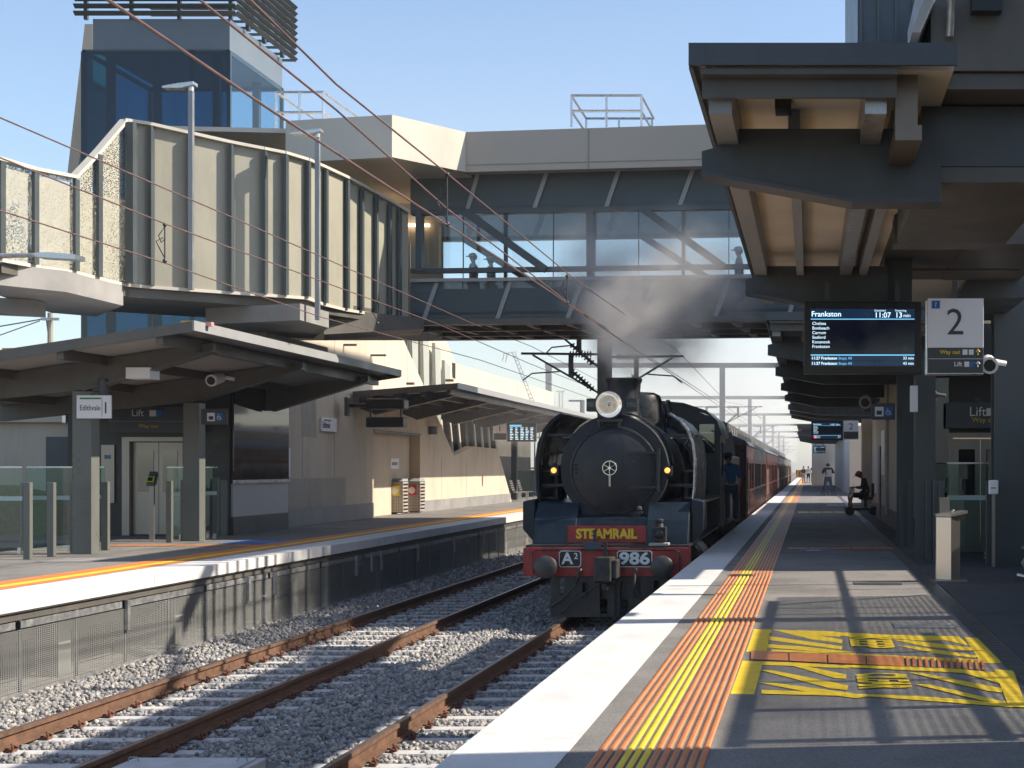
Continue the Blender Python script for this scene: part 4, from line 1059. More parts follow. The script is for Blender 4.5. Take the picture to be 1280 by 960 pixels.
obj('sign_board', MB().box(P(1183,0,25.9).x,P(1262,0,25.9).x,25.9,25.95,P(0,535,25.9).z,P(0,503,25.9).z), M['dkgrey'], l2)
p = P(1222,515,25.89); text('Lift', .24, M['wpaint'], l2, p); p = P(1231,525,25.89); text('Way out', .13, M['lyellow'], l2, p)
p = P(1233,515,25.89); obj('lift_pictogram', MB().box(p.x,p.x+.12,25.885,25.897,p.z-.07,p.z+.07), M['wpaint'], l2); obj('access_pictogram', MB().box(p.x+.13,p.x+.25,25.885,25.897,p.z-.07,p.z+.07), M['blue'], l2)
# ---------------------------------------------------------------- glass balustrades and bollards
def balustrade(lab, px0, px1, pyt, pyb, Y, band_=True, grp='glass balustrade panels'):
    a, c = P(px0,pyt,Y), P(px1,pyb,Y); a0 = c.z if c.z > .0 else .02
    t = thing('glass_balustrade', lab, 'balustrade', (a.x,Y,0))
    obj('pane', MB().box(a.x,c.x,Y,Y+.015,max(.06,a0),a.z), M['glass'], t)
    obj('top_rail', MB().box(a.x,c.x,Y-.01,Y+.025,a.z+.001,a.z+.03), M['alu'], t)
    if band_: obj('frosted_band', MB().box(a.x,c.x,Y-.004,Y-.001,a.z*.62,a.z*.62+.08), M['frost'], t)
    b = MB()
    for x in (a.x+.05, c.x-.05): b.box(x-.03,x+.03,Y-.02,Y+.035,0,.12)
    objs('clamp', b, M['alu'], t)
M['frost'] = mat('frosted film', (.45,.58,.56), .4, var=.02)
balustrade('leftmost glass balustrade pane by the first bollards', -90, 28, 585, 700, 25.9)
balustrade('glass balustrade pane between the bollards left of the Edithvale post', 33, 90, 585, 690, 26.6)
balustrade('narrow glass balustrade pane right of the Edithvale post', 119, 131, 585, 690, 27.5)
balustrade('glass balustrade pane left of the second canopy post', 209, 229, 585, 672, 30.9)
balustrade('glass balustrade pane right of the second canopy post', 257, 271, 585, 668, 31.4)
balustrade('glass gate pane before the right hand lift doors', 1184, 1236, 580, 695, 24.6)
def bollard(lab, px, pyb, pyt, wpx, loc=None):
    g = G(px, pyb); Y = g.y; w = wpx*Y/F
    t = tag(obj('bollard', MB().box(-w/2,w/2,-.05,.05,0,H-(pyt-CY)*Y/F), M['post_sunlit' if px < 400 else 'post'], None, bevel=.008), lab, 'bollard', 'square steel bollards'); t.location = g
bn = ['square steel bollard at far left, first from the frame edge','second square steel bollard from the left edge','square steel bollard touching the left side of the Edithvale post','square steel bollard just right of the Edithvale post']
for (px, pb, pt), lab in zip(((35,699,603),(64.5,695.5,603),(93,691,602),(132,687.5,602)), bn): bollard(lab, px, pb, pt, 8.5)
bollard('square steel bollard behind the first one at far left', 29, 688, 604, 5)
for (px, pb, pt), lab in zip(((212,678,601),(230,676,600),(270,672,597),(280,670,600)), ['square steel bollard left of the second canopy post','square steel bollard hugging the second canopy post','square steel bollard right of the second canopy post','square steel bollard beside the glossy window wall']): bollard(lab, px, pb, pt, 7)
for (px, pb, pt), lab in zip(((1161,700,600),(1170,705,600),(1177,706,601),(1236,706,601)), ['dark bollard right behind the front right hand canopy post','dark bollard second from the front right hand post','dark bollard left of the glass gate before the right lift','dark bollard at the hinge of the glass gate by the big column']): bollard(lab, px, pb, pt, 7)
for (px, pb, pt), lab in zip(((1127,683,600),(1138,685,600)), ['dark bollard at the foot of the rear right hand post','dark bollard in the gap between the two right hand posts']): bollard(lab, px, pb, pt, 5)
# white device on the gate bollard
p = P(1242,609,22.5); d = thing('card_reader', 'white box reader mounted beside the big right hand column', 'card reader', tuple(p))
obj('housing', MB().box(p.x-.07,p.x+.07,22.45,22.6,p.z-.11,p.z+.11), M['white'], d, bevel=.015); obj('slot', MB().box(p.x-.05,p.x+.03,22.44,22.455,p.z-.02,p.z), M['plinth'], d)
obj('stem', MB().box(p.x-.025,p.x+.025,22.5,22.55,0,p.z-.11), M['steel'], d)
# card reader at left
g = G(190,675); d = thing('card_reader', 'steel card reader post with a lime rimmed screen before the left lift doors', 'card reader', tuple(g))
obj('stem', MB().box(-.05,.05,-.03,.03,0,1.22), M['steel'], d, True)
obj('head', MB().ext([(-.09,-.09,1.16),(-.09,-.09,1.22),(-.09,.08,1.48),(-.09,.12,1.40),(-.09,.03,1.18)], (.18,0,0)), M['char'], d, True, bevel=.015)
nrm = V((0,-.26,.17)).normalized()
obj('screen_rim', MB().ext([(-.075,-.10,1.245),(.075,-.10,1.245),(.075,-.03,1.36),(-.075,-.03,1.36)], (0,-.012,.008)), M['lime'] if 'lime' in M else mat('lime plastic', (.55,.7,.03), .4), d, True)
obj('screen', MB().ext([(-.05,-.106,1.27),(.05,-.106,1.27),(.05,-.056,1.345),(-.05,-.056,1.345)], (0,-.012,.008)), M['black'], d, True)
# ---------------------------------------------------------------- signs
def panel(name, lab, px0, py0, px1, py1, Y, m, cat='sign', t=.05, grp=None):
    a, c = P(px0,py0,Y), P(px1,py1,Y)
    th = thing(name, lab, cat, ((a.x+c.x)/2,Y,(a.z+c.z)/2), grp)
    obj('sign_board', MB().box(a.x,c.x,Y,Y+t,c.z,a.z), m, th, bevel=.008)
    return th
def T(s, hpx, m, th, px, py, Y, align='CENTER', sx=1., bold=0.): return text(s, hpx*Y/F*1.38, m, th, P(px,py,Y-.003), align=align, sx=sx, bold=bold)
def R_(name, px0, py0, px1, py1, Y, m, th): 
    a, c = P(px0,py0,Y), P(px1,py1,Y); return obj(name, MB().box(a.x,c.x,Y-.006,Y-.001,c.z,a.z), m, th)
Y = 25.8
s = panel('station_sign', 'white Edithvale sign with a green line on the first left post', 95.5, 494, 138.5, 523, Y, M['white'])
T('Edithvale', 7.2, M['dtext'], s, 112.5, 510, Y, sx=.72); T('1', 15, M['dtext'], s, 132, 510.5, Y, sx=.9); R_('green_line', 100, 497, 126, 499, Y, M['green'], s)
R_('divider', 127.3, 496, 127.8, 521, Y, M['plinth'], s)
Y = 30.4
def wheelchair(th, cx, cy, s_, Y, m):
    b = MB(); c = P(cx, cy+.12*s_, Y-.008); r = s_*.24*Y/F
    b.torus(c, Y_, r, r*.16, 14, 4); p = lambda x, y: P(cx+x*s_, cy+y*s_, Y-.008)
    b.tube([p(-.06,-.22),p(-.04,.08),p(.16,.08),p(.24,.30),p(.34,.28)], r*.14, 4); b.ball(p(-.07,-.33), r*.26, 6)
    obj('access_symbol', b, m, th)
def liftsym(th, px0, py0, px1, py1, Y):
    R_('lift_pictogram', px0, py0, px1, py1, Y, M['white'], th)
    w = px1-px0; h = py1-py0
    obj('lift_car_symbol', MB().add([P(px0+w*.2,py0+h*.4,Y-.009),P(px1-w*.2,py0+h*.4,Y-.009),P(px1-w*.2,py1-h*.18,Y-.009),P(px0+w*.2,py1-h*.18,Y-.009)], [(0,1,2,3)]), M['dtext'], th)
s = panel('lift_sign', 'small sign with lift and wheelchair symbols on the second left post', 251, 511, 284, 530.5, Y, M['dkgrey'])
liftsym(s, 259, 516, 268.5, 526.5, Y); R_('access_pictogram', 269, 516, 278.5, 526.5, Y, M['blue'], s); wheelchair(s, 273.5, 521.2, 9.5, Y-.007, M['wpaint'])
Y = 29.4
s = panel('lift_sign', 'small sign with lift and wheelchair symbols on the right hand post', 1089.5, 504, 1119, 524.5, Y, M['dkgrey'])
liftsym(s, 1093.5, 508.5, 1104.5, 520.5, Y); R_('access_pictogram', 1105, 508.5, 1116, 520.5, Y, M['blue'], s); wheelchair(s, 1110.2, 514.5, 11, Y-.007, M['wpaint'])
# Edithvale wall sign
def wall_sign(lab, px0, py0, px1, py1, m, cat='sign'):
    a, c = PX(px0,py0,XW+.03), PX(px1,py1,XW+.03)
    th = thing('wall_sign', lab, cat, tuple((a+c)/2)); obj('sign_board', MB().box(XW+.003,XW+.05,a.y,c.y,c.z,a.z), m, th); return th, a, c
s, a, c = wall_sign('small white Edithvale sign on the grey shaded wall', 401, 521.5, 420, 540, M['white'])
text('Edithvale', .26, M['dtext'], s, (XW+.055,(a.y+c.y)/2-.25,(a.z+c.z)/2-.02), (R(90),0,R(90)), sx=.7)
obj('green_line', MB().box(XW+.051,XW+.056,a.y+.2,c.y-.5,a.z-.09,a.z-.05), M['green'], s)
wall_sign('tiny white notice on the wall right of the window wall', 357, 560, 362, 596, M['white'], 'notice')
a_, c_ = PX(488,573,-13.95), PX(496,586,-13.95)
o = thing('notice', 'white paper notice on the back wall of the bin alcove', 'notice', tuple(a_)); obj('sheet', MB().box(-13.958,-13.94,a_.y,c_.y+.2,c_.z,a_.z), M['white'], o); obj('print', MB().box(-13.939,-13.936,a_.y+.15,c_.y+.05,c_.z+.12,a_.z-.12), M['plinth'], o)
# departure screens
def departures(lab, px0, py0, px1, py1, Y, full=True):
    a, c = P(px0,py0,Y), P(px1,py1,Y)
    th = thing('departure_screen', lab, 'screen', ((a.x+c.x)/2,Y,(a.z+c.z)/2))
    obj('housing', MB().box(a.x,c.x,Y,Y+.22,c.z,a.z), M['black'], th, bevel=.012)
    w, h = px1-px0, py1-py0
    X = lambda u: px0+w*u
    YY = lambda v: py0+h*v
    R_('display_panel', X(.06), YY(.09), X(.94), YY(.90), Y, M['screen'], th)
    Yf = Y-.004
    R_('header_band', X(.06), YY(.10), X(.94), YY(.235), Yf, M['scr_navy'], th)
    R_('rule', X(.06), YY(.238), X(.94), YY(.25), Yf, M['scr_blue'], th)
    R_('rule', X(.06), YY(.735), X(.94), YY(.75), Yf, M['scr_blue'], th)
    R_('footer_band', X(.06), YY(.755), X(.94), YY(.82), Yf, M['scr_navy'], th); R_('footer_band', X(.06), YY(.83), X(.94), YY(.89), Yf, M['scr_navy'], th)
    Yt = Y-.012
    T('Frankston', h*.075, M['scr_txt'], th, X(.065), YY(.175), Yt, 'LEFT', bold=.001*full)
    T('11:07', h*.075, M['scr_txt'], th, X(.60), YY(.19), Yt, 'LEFT', bold=.001*full); T('13', h*.075, M['scr_txt'], th, X(.775), YY(.19), Yt, 'LEFT', bold=.001*full); T('min', h*.05, M['scr_txt'], th, X(.845), YY(.195), Yt, 'LEFT')
    if full:
        T('Scheduled', h*.028, M['scr_txt'], th, X(.60), YY(.125), Yt, 'LEFT'); T('Departing', h*.028, M['scr_txt'], th, X(.775), YY(.125), Yt, 'LEFT')
    for i, s in enumerate(('Chelsea','Bonbeach','Carrum','Seaford','Kananook','Frankston')):
        T(s, h*.044, M['scr_txt'], th, X(.072), YY(.305+i*.064), Yt, 'LEFT')
    for i, (s, m_) in enumerate((('11:27 Frankston', '33 min'), ('11:37 Frankston', '43 min'))):
        v = .787+i*.073
        T(s, h*.04, M['scr_txt'], th, X(.065), YY(v), Yt, 'LEFT', bold=.0007*full); T(m_, h*.04, M['scr_txt'], th, X(.935), YY(v), Yt, 'RIGHT')
        if full: T('Stops All', h*.038, M['scr_blue'], th, X(.295), YY(v), Yt, 'LEFT')
    xm = (a.x+c.x)/2
    b = MB(); 
    for dx in (-.3, .3): b.box(xm+dx*(c.x-a.x)-.03, xm+dx*(c.x-a.x)+.03, Y+.08, Y+.14, a.z, min(a.z+.62, 3.9))
    objs('hanger', b, M['char'], th)
    return th
departures('large Frankston departure screen hanging over the near platform', 1004.5, 377, 1152, 467, 18.0)
d2 = departures('small distant departure screen under the third canopy of the near platform', 1014, 526, 1053.5, 550.5, 52, False)
R_('red_diagonal', 1018, 545, 1020.5, 548, 51.99, M['scr_red'], d2)
departures('tiny departure screen farthest down the near platform', 1016.5, 557, 1032, 566.5, 100, False)
def number_sign(lab, px0, py0, px1, py1, Y, num, full=True):
    a, c = P(px0,py0,Y), P(px1,py1,Y); w, h = px1-px0, py1-py0
    th = thing('platform_sign', lab, 'sign', ((a.x+c.x)/2,Y,(a.z+c.z)/2))
    obj('frame', MB().box(a.x-.02,c.x-.0,Y+.02,Y+.12,c.z-.02,a.z-.01), M['alu'], th, bevel=.02)
    sp = .655 if full else .6
    zc = P(0,py0+h*sp,Y).z
    obj('white_face', MB().box(a.x+.01,c.x+.0,Y,Y+.03,zc,a.z), M['white'], th, bevel=.004)
    obj('dark_face', MB().box(a.x+.01,c.x+.0,Y,Y+.03,c.z+.01,zc-.002), M['dkgrey'], th, bevel=.01)
    T(num, h*.36, M['dtext'], th, px0+w*.5, py0+h*.33, Y, sx=1.0)
    if full:
        R_('hearing_pictogram', px0+w*.085, py0+h*.03, px0+w*.23, py0+h*.135, Y, M['blue'], th)
        T('?', h*.07, M['wpaint'], th, px0+w*.157, py0+h*.085, Y-.008)
        T('Way out', h*.055, M['lyellow'], th, px0+w*.41, py0+h*.715, Y, bold=.0015)
        T('Lift', h*.06, M['wpaint'], th, px0+w*.55, py0+h*.875, Y, bold=.0012)
        for k_2, u in enumerate((.63, .74)):
            R_('stair_pictogram', px0+w*u, py0+h*.68, px0+w*(u+.085), py0+h*.75, Y, M['wpaint'], th)
        R_('lift_pictogram', px0+w*.66, py0+h*.84, px0+w*.745, py0+h*.91, Y, M['wpaint'], th); R_('access_pictogram', px0+w*.75, py0+h*.84, px0+w*.835, py0+h*.91, Y, M['blue'], th)
        for v, m_ in ((.715,'lyellow'),(.875,'wpaint')):
            b = MB(); q = lambda x, y: P(px0+w*x, py0+h*y, Y-.006)
            b.tube([q(.9,v+.035),q(.9,v-.035)], .006, 4); b.tube([q(.865,v-.005),q(.9,v-.038),q(.935,v-.005)], .006, 4); obj('arrow', b, M[m_], th)
        R_('rule', px0+w*.03, py0+h*.80, px0+w*.98, py0+h*.806, Y, M['wpaint'], th)
    b = MB(); xm = (a.x+c.x)/2; b.box(xm-.03,xm+.03,Y+.05,Y+.11,a.z,min(a.z+.6,3.9)); objs('hanger', b, M['char'], th)
number_sign('large white platform 2 sign beside the big departure screen', 1158.5, 373, 1229.5, 467, 18.0, '2')
number_sign('small white platform 2 sign down the near platform', 1054.5, 526, 1073, 548.5, 52, '2', False)
number_sign('small white platform 1 sign on the far left platform', 616.5, 529, 633, 550, 60, '1', False)
# timetable style screen at platform 1
Y = 60; s = panel('departure_screen', 'small blue white departure screen next to the platform 1 sign', 634, 529, 670, 552, Y, M['black'], 'screen', .2)
R_('header_band', 637, 531, 652, 533.5, Y, M['scr_blue'], s)
b = MB(); 
for i in range(8):
    for j, x in enumerate((637.5, 644, 650.5, 657, 663)):
        a, c = P(x,534.5+i*2,Y-.005), P(x+random.uniform(2.5,4.8),535.4+i*2,Y-.005)
        b.box(a.x,c.x,Y-.006,Y-.003,c.z,a.z)
obj('display_text', b, M['scr_txt'], s)
# cylinder-like display housings on the left wall (side on)
d = thing('departure_screen', 'double display housing seen edge on, reaching out from the tan wall', 'screen', tuple(P(480,510,41.5)))
def hb(px0,py0,px1,py1,Y,t,mm,nm): a, c = P(px0,py0,Y), P(px1,py1,Y); return obj(nm, MB().box(a.x,c.x,Y,Y+t,c.z,a.z), M[mm], d, bevel=.03)
hb(457,498,505,511,41.5,.5,'black','upper_housing'); hb(457,521,504,534,41.5,.4,'black','lower_housing')
hb(430,504,457,509,41.6,.2,'black','arm'); hb(430,496,434,520,41.4,.3,'char','wall_plate')
b = MB()
for px in (463,501): b.box(P(px,0,41.7).x-.02,P(px,0,41.7).x+.02,41.7,41.75,P(0,521,41.6).z,P(0,511,41.6).z)
objs('hanger', b, M['char'], d)
# cameras
def cctv(lab, px, py, Y, s=1., m='white', flip=1):
    p = P(px,py,Y); t = thing('security_camera', lab, 'camera', tuple(p))
    obj('housing', MB().cyl(V((0,-.14*s,-.04*s)), V((.02*flip*s,.16*s,.02*s)), .085*s, .07*s, 12), M[m], t, True, True)
    obj('lens', MB().cyl(V((0,-.145*s,-.04*s)), V((0,-.13*s,-.038*s)), .06*s, n=10), M['black'], t, True)
    obj('mount', MB().tube([(0,.1*s,0),(.08*flip*s,.16*s,.02*s),(.2*flip*s,.18*s,.0)], .03*s, 6), M[m], t, True)
cctv('white security camera high beside the second left canopy post', 269, 473, 30.2, 1.5)
cctv('round security camera on the arm of the edge on display housing', 441, 508, 43.6, 1.4, 'plinth')
cctv('white security camera under the far left canopy', 535, 516, 52, 1.5)
cctv('pale security camera above the tan wall at far left', 73, 484, 35.8, 1.6)
cctv('pale blue security camera between the platform 2 sign and the big column', 1235, 453, 21.2, 1.5, 'white', 1)
cctv('pale security camera under the second canopy on the near platform', 1081, 500, 30.5, 1.6, 'plinth', 1)
cctv('left one of the paired cameras above the platform 1 sign', 616, 526, 60, 1.4, 'plinth')
cctv('right one of the paired cameras above the platform 1 sign', 624, 525, 60, 1.4, 'plinth')
def speaker(lab, px, py, Y, w, h):
    p = P(px,py,Y); t = thing('loudspeaker', lab, 'loudspeaker', tuple(p)); w *= Y/F; h *= Y/F
    obj('housing', MB().cyl(V((0,0,-h/2)), V((0,0,h/2)), w/2, n=12), M['char'], t, True, True)
    obj('bracket', MB().box(-w*1.1,-w*.4,-.03,.06,-h*.25,h*.3), M['char'], t, True)
speaker('black loudspeaker on the first left post above the Edithvale sign', 129, 484, 26, 12, 20)
speaker('black loudspeaker low on the tan wall beneath the display arm', 438, 529, 43.9, 10, 12)
speaker('black loudspeaker above the ticket machine alcove', 541, 538, 51.5, 12, 10)
speaker('black loudspeaker hanging right of the third canopy screen', 1084, 506, 36, 9, 18)
for i, (px, py, Y) in enumerate(((427,431,42),(465,444,44.6))):
    p = P(px,py,Y); t = thing('bracket_light', ('first','second')[i]+' small rod bracket on the upper tan wall, '+('in shade' if i == 0 else 'at the shade edge'), 'bracket', tuple(p))
    obj('rod', MB().box(-.45,.42,0,.08,-.03,.03), M['char'], t, True); obj('wall_plate', MB().cyl((-.47,.04,0),(-.42,.04,0),.13,n=12), M['galv'], t, True)
    if i == 0: pass
# lamp posts over the walkway
def lamp(lab, px, pyt, pyb, Y, headpx, dark='galv'):
    a = P(px,pyb,Y); c = P(px,pyt,Y)
    t = thing('street_lamp', lab, 'street lamp', tuple(a))
    obj('pole', MB().box(a.x-.042,a.x+.042,Y-.045,Y+.045,a.z,c.z), M['mast_g'] if 'mast_g' in M else M['galv'], t)
    obj('head_arm', MB().cyl((a.x,Y,c.z),(a.x,Y,c.z+.14),.05,n=10), M['alu'], t)
    w = headpx*Y/F
    obj('lamp_head', MB().ext([(a.x+.08,Y-.1,c.z+.17),(a.x-w*.5,Y-.1,c.z+.13),(a.x-w,Y-.1,c.z+.08),(a.x-w,Y-.1,c.z+.04),(a.x-w*.3,Y-.1,c.z+.04),(a.x+.08,Y-.1,c.z+.10)], (0,.22,0)), M['alu'], t, bevel=.01)
lamp('pole lamp with flat head in front of the khaki cladding and blue tower', 239, 114, 362, 27.6, 34)
lamp('pole lamp with flat head by the right end of the khaki cladding', 397, 172, 400, 28.9, 33)
p = P(60,320,22); t = thing('street_lamp', 'flat lamp head on a thin arm reaching in from the left edge', 'street lamp', tuple(p))
obj('arm', MB().tube([P(-120,322,22),P(45,319,22)], .035, 8), M['galv'], t); obj('lamp_head', MB().ext([P(42,316,22),P(60,315,22),P(94,318,22),P(94,324,22),P(44,321,22)], (0,.3,0)), M['alu'], t)
obj('pole', MB().cyl((P(-120,0,22).x,22,0),(P(-120,0,22).x,22,P(0,318,22).z),.07,n=10), M['galv'], t)
# timber power pole
t = thing('power_pole', 'timber power pole with cables far left beyond the canopy', 'power pole', (-58,110,-1.4))
p = P(63,391,110); obj('pole', MB().cyl((p.x,110,-1.4),(p.x,110,p.z),.26,.2,n=10), M['timber'], t)
obj('crossarm', MB().box(p.x-.6,p.x+.8,109.7,109.9,p.z-.6,p.z-.4), M['galv'], t)
b = MB(); b.tube([P(-140,425,108),P(0,408,109),P(58,398,110)], .05, 5); b.tube([P(-140,455,106),P(0,419,109),P(50,401,110)], .04, 5); b.tube([P(58,398,110),P(60,415,110)], .05, 5); objs('cable', b, M['dwire'], t)
# bins, ticket machine, bench
def bin_(lab, px0, px1, pyt, pyb, m):
    g0, g1 = G(px0,pyb), G(px1,pyb); Y = g0.y; w = g1.x-g0.x; h = H-(pyt-CY)*Y/F
    t = thing('litter_bin', lab, 'bin', ((g0.x+g1.x)/2,Y,0)); w2 = w/2-.02
    b = MB(); d_ = .65
    # lattice side panels
    for i in range(7):
        x = -w2+2*w2*i/6; b.box(x-.028,x+.028,0,.03,.08,h-.12)
    for i in range(10):
        z = .1+(h-.25)*i/9; b.box(-w2,w2,.001,.029,z-.022,z+.022)
    for sgn in (-1, 1):
        x = sgn*w2
        for i in range(9):
            z = .1+(h-.25)*i/8; b.box(x-.015,x+.015,.03,d_,z-.03,z+.03)
        for y in (.03, d_-.03): b.box(x-.02,x+.02,y,y+.03,.05,h-.1)
    b.box(-w2,w2,d_,d_+.02,.05,h-.1)
    obj('lattice_body', b, M['lattice'], t, True)
    obj('liner', MB().box(-w2+.05,w2-.05,.06,d_-.03,.04,h-.2), M['char'], t, True)
    obj('lid', MB().ext([(-w2-.02,-.03,h-.1),(w2+.02,-.03,h-.1),(w2-.02,.1,h),(-w2+.02,.1,h)], (0,d_,0)), M['grey_metal'], t, True)
    obj('label_plate', MB().box(-w2*.62,w2*.62,-.02,-.002,h*.52,h*.80), M[m], t, True)
    s = obj('label_symbol', MB().ball((0,-.022,h*.66),.12,8,(1,.08,1)), M['wpaint'], t, True)
M['lattice'] = mat('bronze lattice metal', (.42,.37,.33), .5, metal=.1, var=.1)
M['bin_y'] = mat('yellow label', (.75,.6,.02), .4); M['bin_r'] = mat('red label plate', (.6,.03,.03), .4)
bin_('litter bin with a yellow label plate in the alcove', 484, 503.5, 598, 643, 'bin_y')
bin_('litter bin with a red label plate beside the yellow one', 505, 525, 598, 641.5, 'bin_r')
g = G(537.5,638); t = thing('help_point', 'slim upright help point column with blue and red panels', 'help point', tuple(g)); Yh = g.y
hh = lambda py: H-(py-CY)*Yh/F
obj('column', MB().box(-.14,.14,0,.25,0,hh(580)), M['alu'], t, True, bevel=.01)
obj('dark_head', MB().box(-.13,.13,-.01,-.002,hh(587),hh(580)), M['dkgrey'], t, True)
obj('red_panel', MB().box(-.13,-.005,-.012,-.002,hh(596),hh(588)), M['bin_r'], t, True); obj('blue_panel', MB().box(.005,.13,-.012,-.002,hh(596),hh(588)), M['blue'], t, True)
obj('face', MB().box(-.12,.12,-.02,-.002,hh(612),hh(597)), M['white'], t, True); obj('speaker_grille', MB().box(-.0,.09,-.03,-.021,hh(604),hh(600)), M['char'], t, True)
g = G(530,637); t = thing('service_cabinet', 'narrow dark recess panel between the bins and the help point', 'cabinet', tuple(g)); obj('door', MB().box(-.12,.12,.3,.36,.35,1.75), M['char'], t, True); obj('door_frame', MB().box(-.14,.14,.37,.40,.3,1.8), M['alu'], t, True)
for i, px in enumerate((650, 659)):
    Yb = 66+i*1.0; x = (px-CX)*Yb/F
    t = thing('bench_seat', ('left','right')[i]+' slatted metal seat on the far platform left of the engine', 'seat', (x,Yb,0))
    b = MB()
    for j in range(5): b.beam((-.28,-.2+j*.1,.45),(.28,-.2+j*.1,.45),.07,.025)
    obj('seat', b, M['alu'], t, True)
    b = MB()
    for j in range(5): b.beam((-.30-.03*j,-.25,.55+j*.1),(-.30-.03*j,.25,.55+j*.1),.03,.07)
    obj('backrest', b, M['alu'], t, True)
    for s_ in (-.2, .2): obj('leg', MB().beam((0,s_,0),(0,s_,.44),.05,.05), M['alu'], t, True)
# fence at the back of platform 1, far
t = thing('palisade_fence', 'tall barred fence behind the far platform between building and engine', 'fence', (-16,82,0))
b = MB()
for i in range(40): b.box(-20+i*.28,-19.92+i*.28,84,84.05,1.4,3.6)
for z in (1.5,3.3): b.box(-20,-9,84.06,84.12,z,z+.08)
obj('bars', b, M['plinth'], t); obj('wall', MB().box(-20,-9,84.2,84.5,0,1.4), M['conc'], t)
t = thing('steel_column', 'slim grey column left of the engine on the far platform', 'column', tuple(G(643,625)))
g = G(643,625); obj('shaft', MB().box(-.13,.13,-.13,.13,0,3.7), M['post'], t, True); obj('base_plate', MB().box(-.2,.2,-.2,.2,0,.03), M['galv'], t, True)
balustrade('far glass balustrade pane left of the engine', 628, 642, 588, 622, 75, False)
balustrade('far glass balustrade pane behind the bench seats', 646, 668, 588, 622, 75, False)
# drinking fountain
g = G(1185,726); t = thing('drinking_fountain', 'stainless drinking fountain with bottle filler standing on the near platform', 'drinking fountain', tuple(g), None)
w = .165
prof_ = [(-w,-.02),(.03,-.14),(w,-.02),(w,.16),(-w,.14)]
obj('body', MB().ext([V((x,y,0.02)) for x,y in prof_], (0,0,.86)), M['fount'], t, True, bevel=.006)
obj('base_flange', MB().box(-.26,.26,-.22,.2,0,.02), M['steel'], t, True)
obj('basin', MB().ext([(-.17,-.03,.885),(.03,-.16,.885),(.27,-.03,.93),(.2,.17,.93),(-.17,.15,.885)], (0,0,.035)), M['steel'], t, True)
obj('bubbler', MB().ball((.07,.0,.955),.03,8), M['chrome'], t, True)
obj('bottle_filler', MB().box(-.1,.03,.08,.2,.92,1.14), M['steel'], t, True, bevel=.006); obj('filler_recess', MB().box(.031,.036,.1,.18,.94,1.12), M['black'], t, True)
p = P(1277,712,19.2); t = thing('bench_seat', 'corner of a slatted bench with bent metal arm at the right frame edge', 'bench', tuple(G(1290,727)))
g = G(1290,727); b = MB()
for i in range(4): b.box(-.08+i*.001,1.5,.0+i*.12,.09+i*.12,.43,.46)
obj('seat', MB().box(-.10,1.5,0,.42,.16,.20) if False else b, M['galv'], t, True)
obj('arm', MB().tube([(-.02,.0,.0),(-.02,.0,.12),(-.09,0,.18),(-.13,.0,.26),(-.08,.0,.38),(.04,0,.42),(.12,0,.36)], .022, 8), M['alu'], t, True); obj('leg', MB().box(.3,.36,.1,.3,0,.43), M['alu'], t, True)
obj('foot_rail', MB().beam((-.20,-.02,.10),(.2,-.25,.02),.05,.03), M['alu'], t, True)
t = panel('notice', 'small white angled notice on the front right hand post', 1137.5, 482, 1147.5, 515, 24.2, M['white'], 'notice', .02)
t = thing('striped_barrier', 'yellow and black striped barrier panel at the far platform end', 'barrier', tuple(P(999,592,170)))
a, c = P(995,587.5,150), P(1003.5,597,150); obj('board', MB().box(a.x,c.x,150,150.05,c.z,a.z), M['black'], t)
b = MB(); w = (c.x-a.x); hz = a.z-c.z
for i in range(4):
    x = a.x+w*(i-.4)/3.4; x = max(a.x, x)
    b.add([(min(x+.0,c.x),149.98,c.z),(min(x+w*.16,c.x),149.98,c.z),(min(x+w*.16+w*.22,c.x),149.98,a.z),(min(x+w*.22,c.x),149.98,a.z)], [(0,1,2,3)])
obj('stripes', b, M['orange_m'], t)
# ================================================================ STEAM LOCOMOTIVE
XC = -3.52
lo = thing('steam_locomotive', 'black steam locomotive with red buffer beam numbered 986 facing the camera', 'locomotive', (XC,29,RT), None)
def c_(x, y, z): return V((XC+x, y, z))
def LP(px, py, Y): return P(px, py, Y)
bm_ = obj('buffer_beam', MB().box(XC-1.45,XC+1.45,25,25.1,-.33,.165), M['red'], lo, bevel=.006)
b = MB()
for i in range(24):
    x = XC-1.38+i*.12
    b.cyl((x,24.988,.13),(x,25.0,.13),.014,n=6)
for i in range(12):
    for z in (-.28,-.1): x = XC-1.3+i*.236+random.uniform(-.05,.05); b.cyl((x,24.99,z),(x,25.0,z),.014,n=6)
obj('rivets', b, M['red'], bm_)
for s in (-1, 1):
    x = XC+s*.995
    t = obj('buffer', MB().lathe([(.0,0),(.10,0),(.13,.02),(.13,.14),(.09,.16),(.09,.34),(0,.34)],(x,24.99,-.145),(0,-1,0)), M['loco'], lo, smooth=True)
    obj('buffer_head', MB().lathe([(.0,.0),(.19,.0),(.20,.015),(.17,.045),(.08,.062),(.0,.066)],(x,24.64,-.145),(0,-1,0)), M['worn'], t, smooth=True)
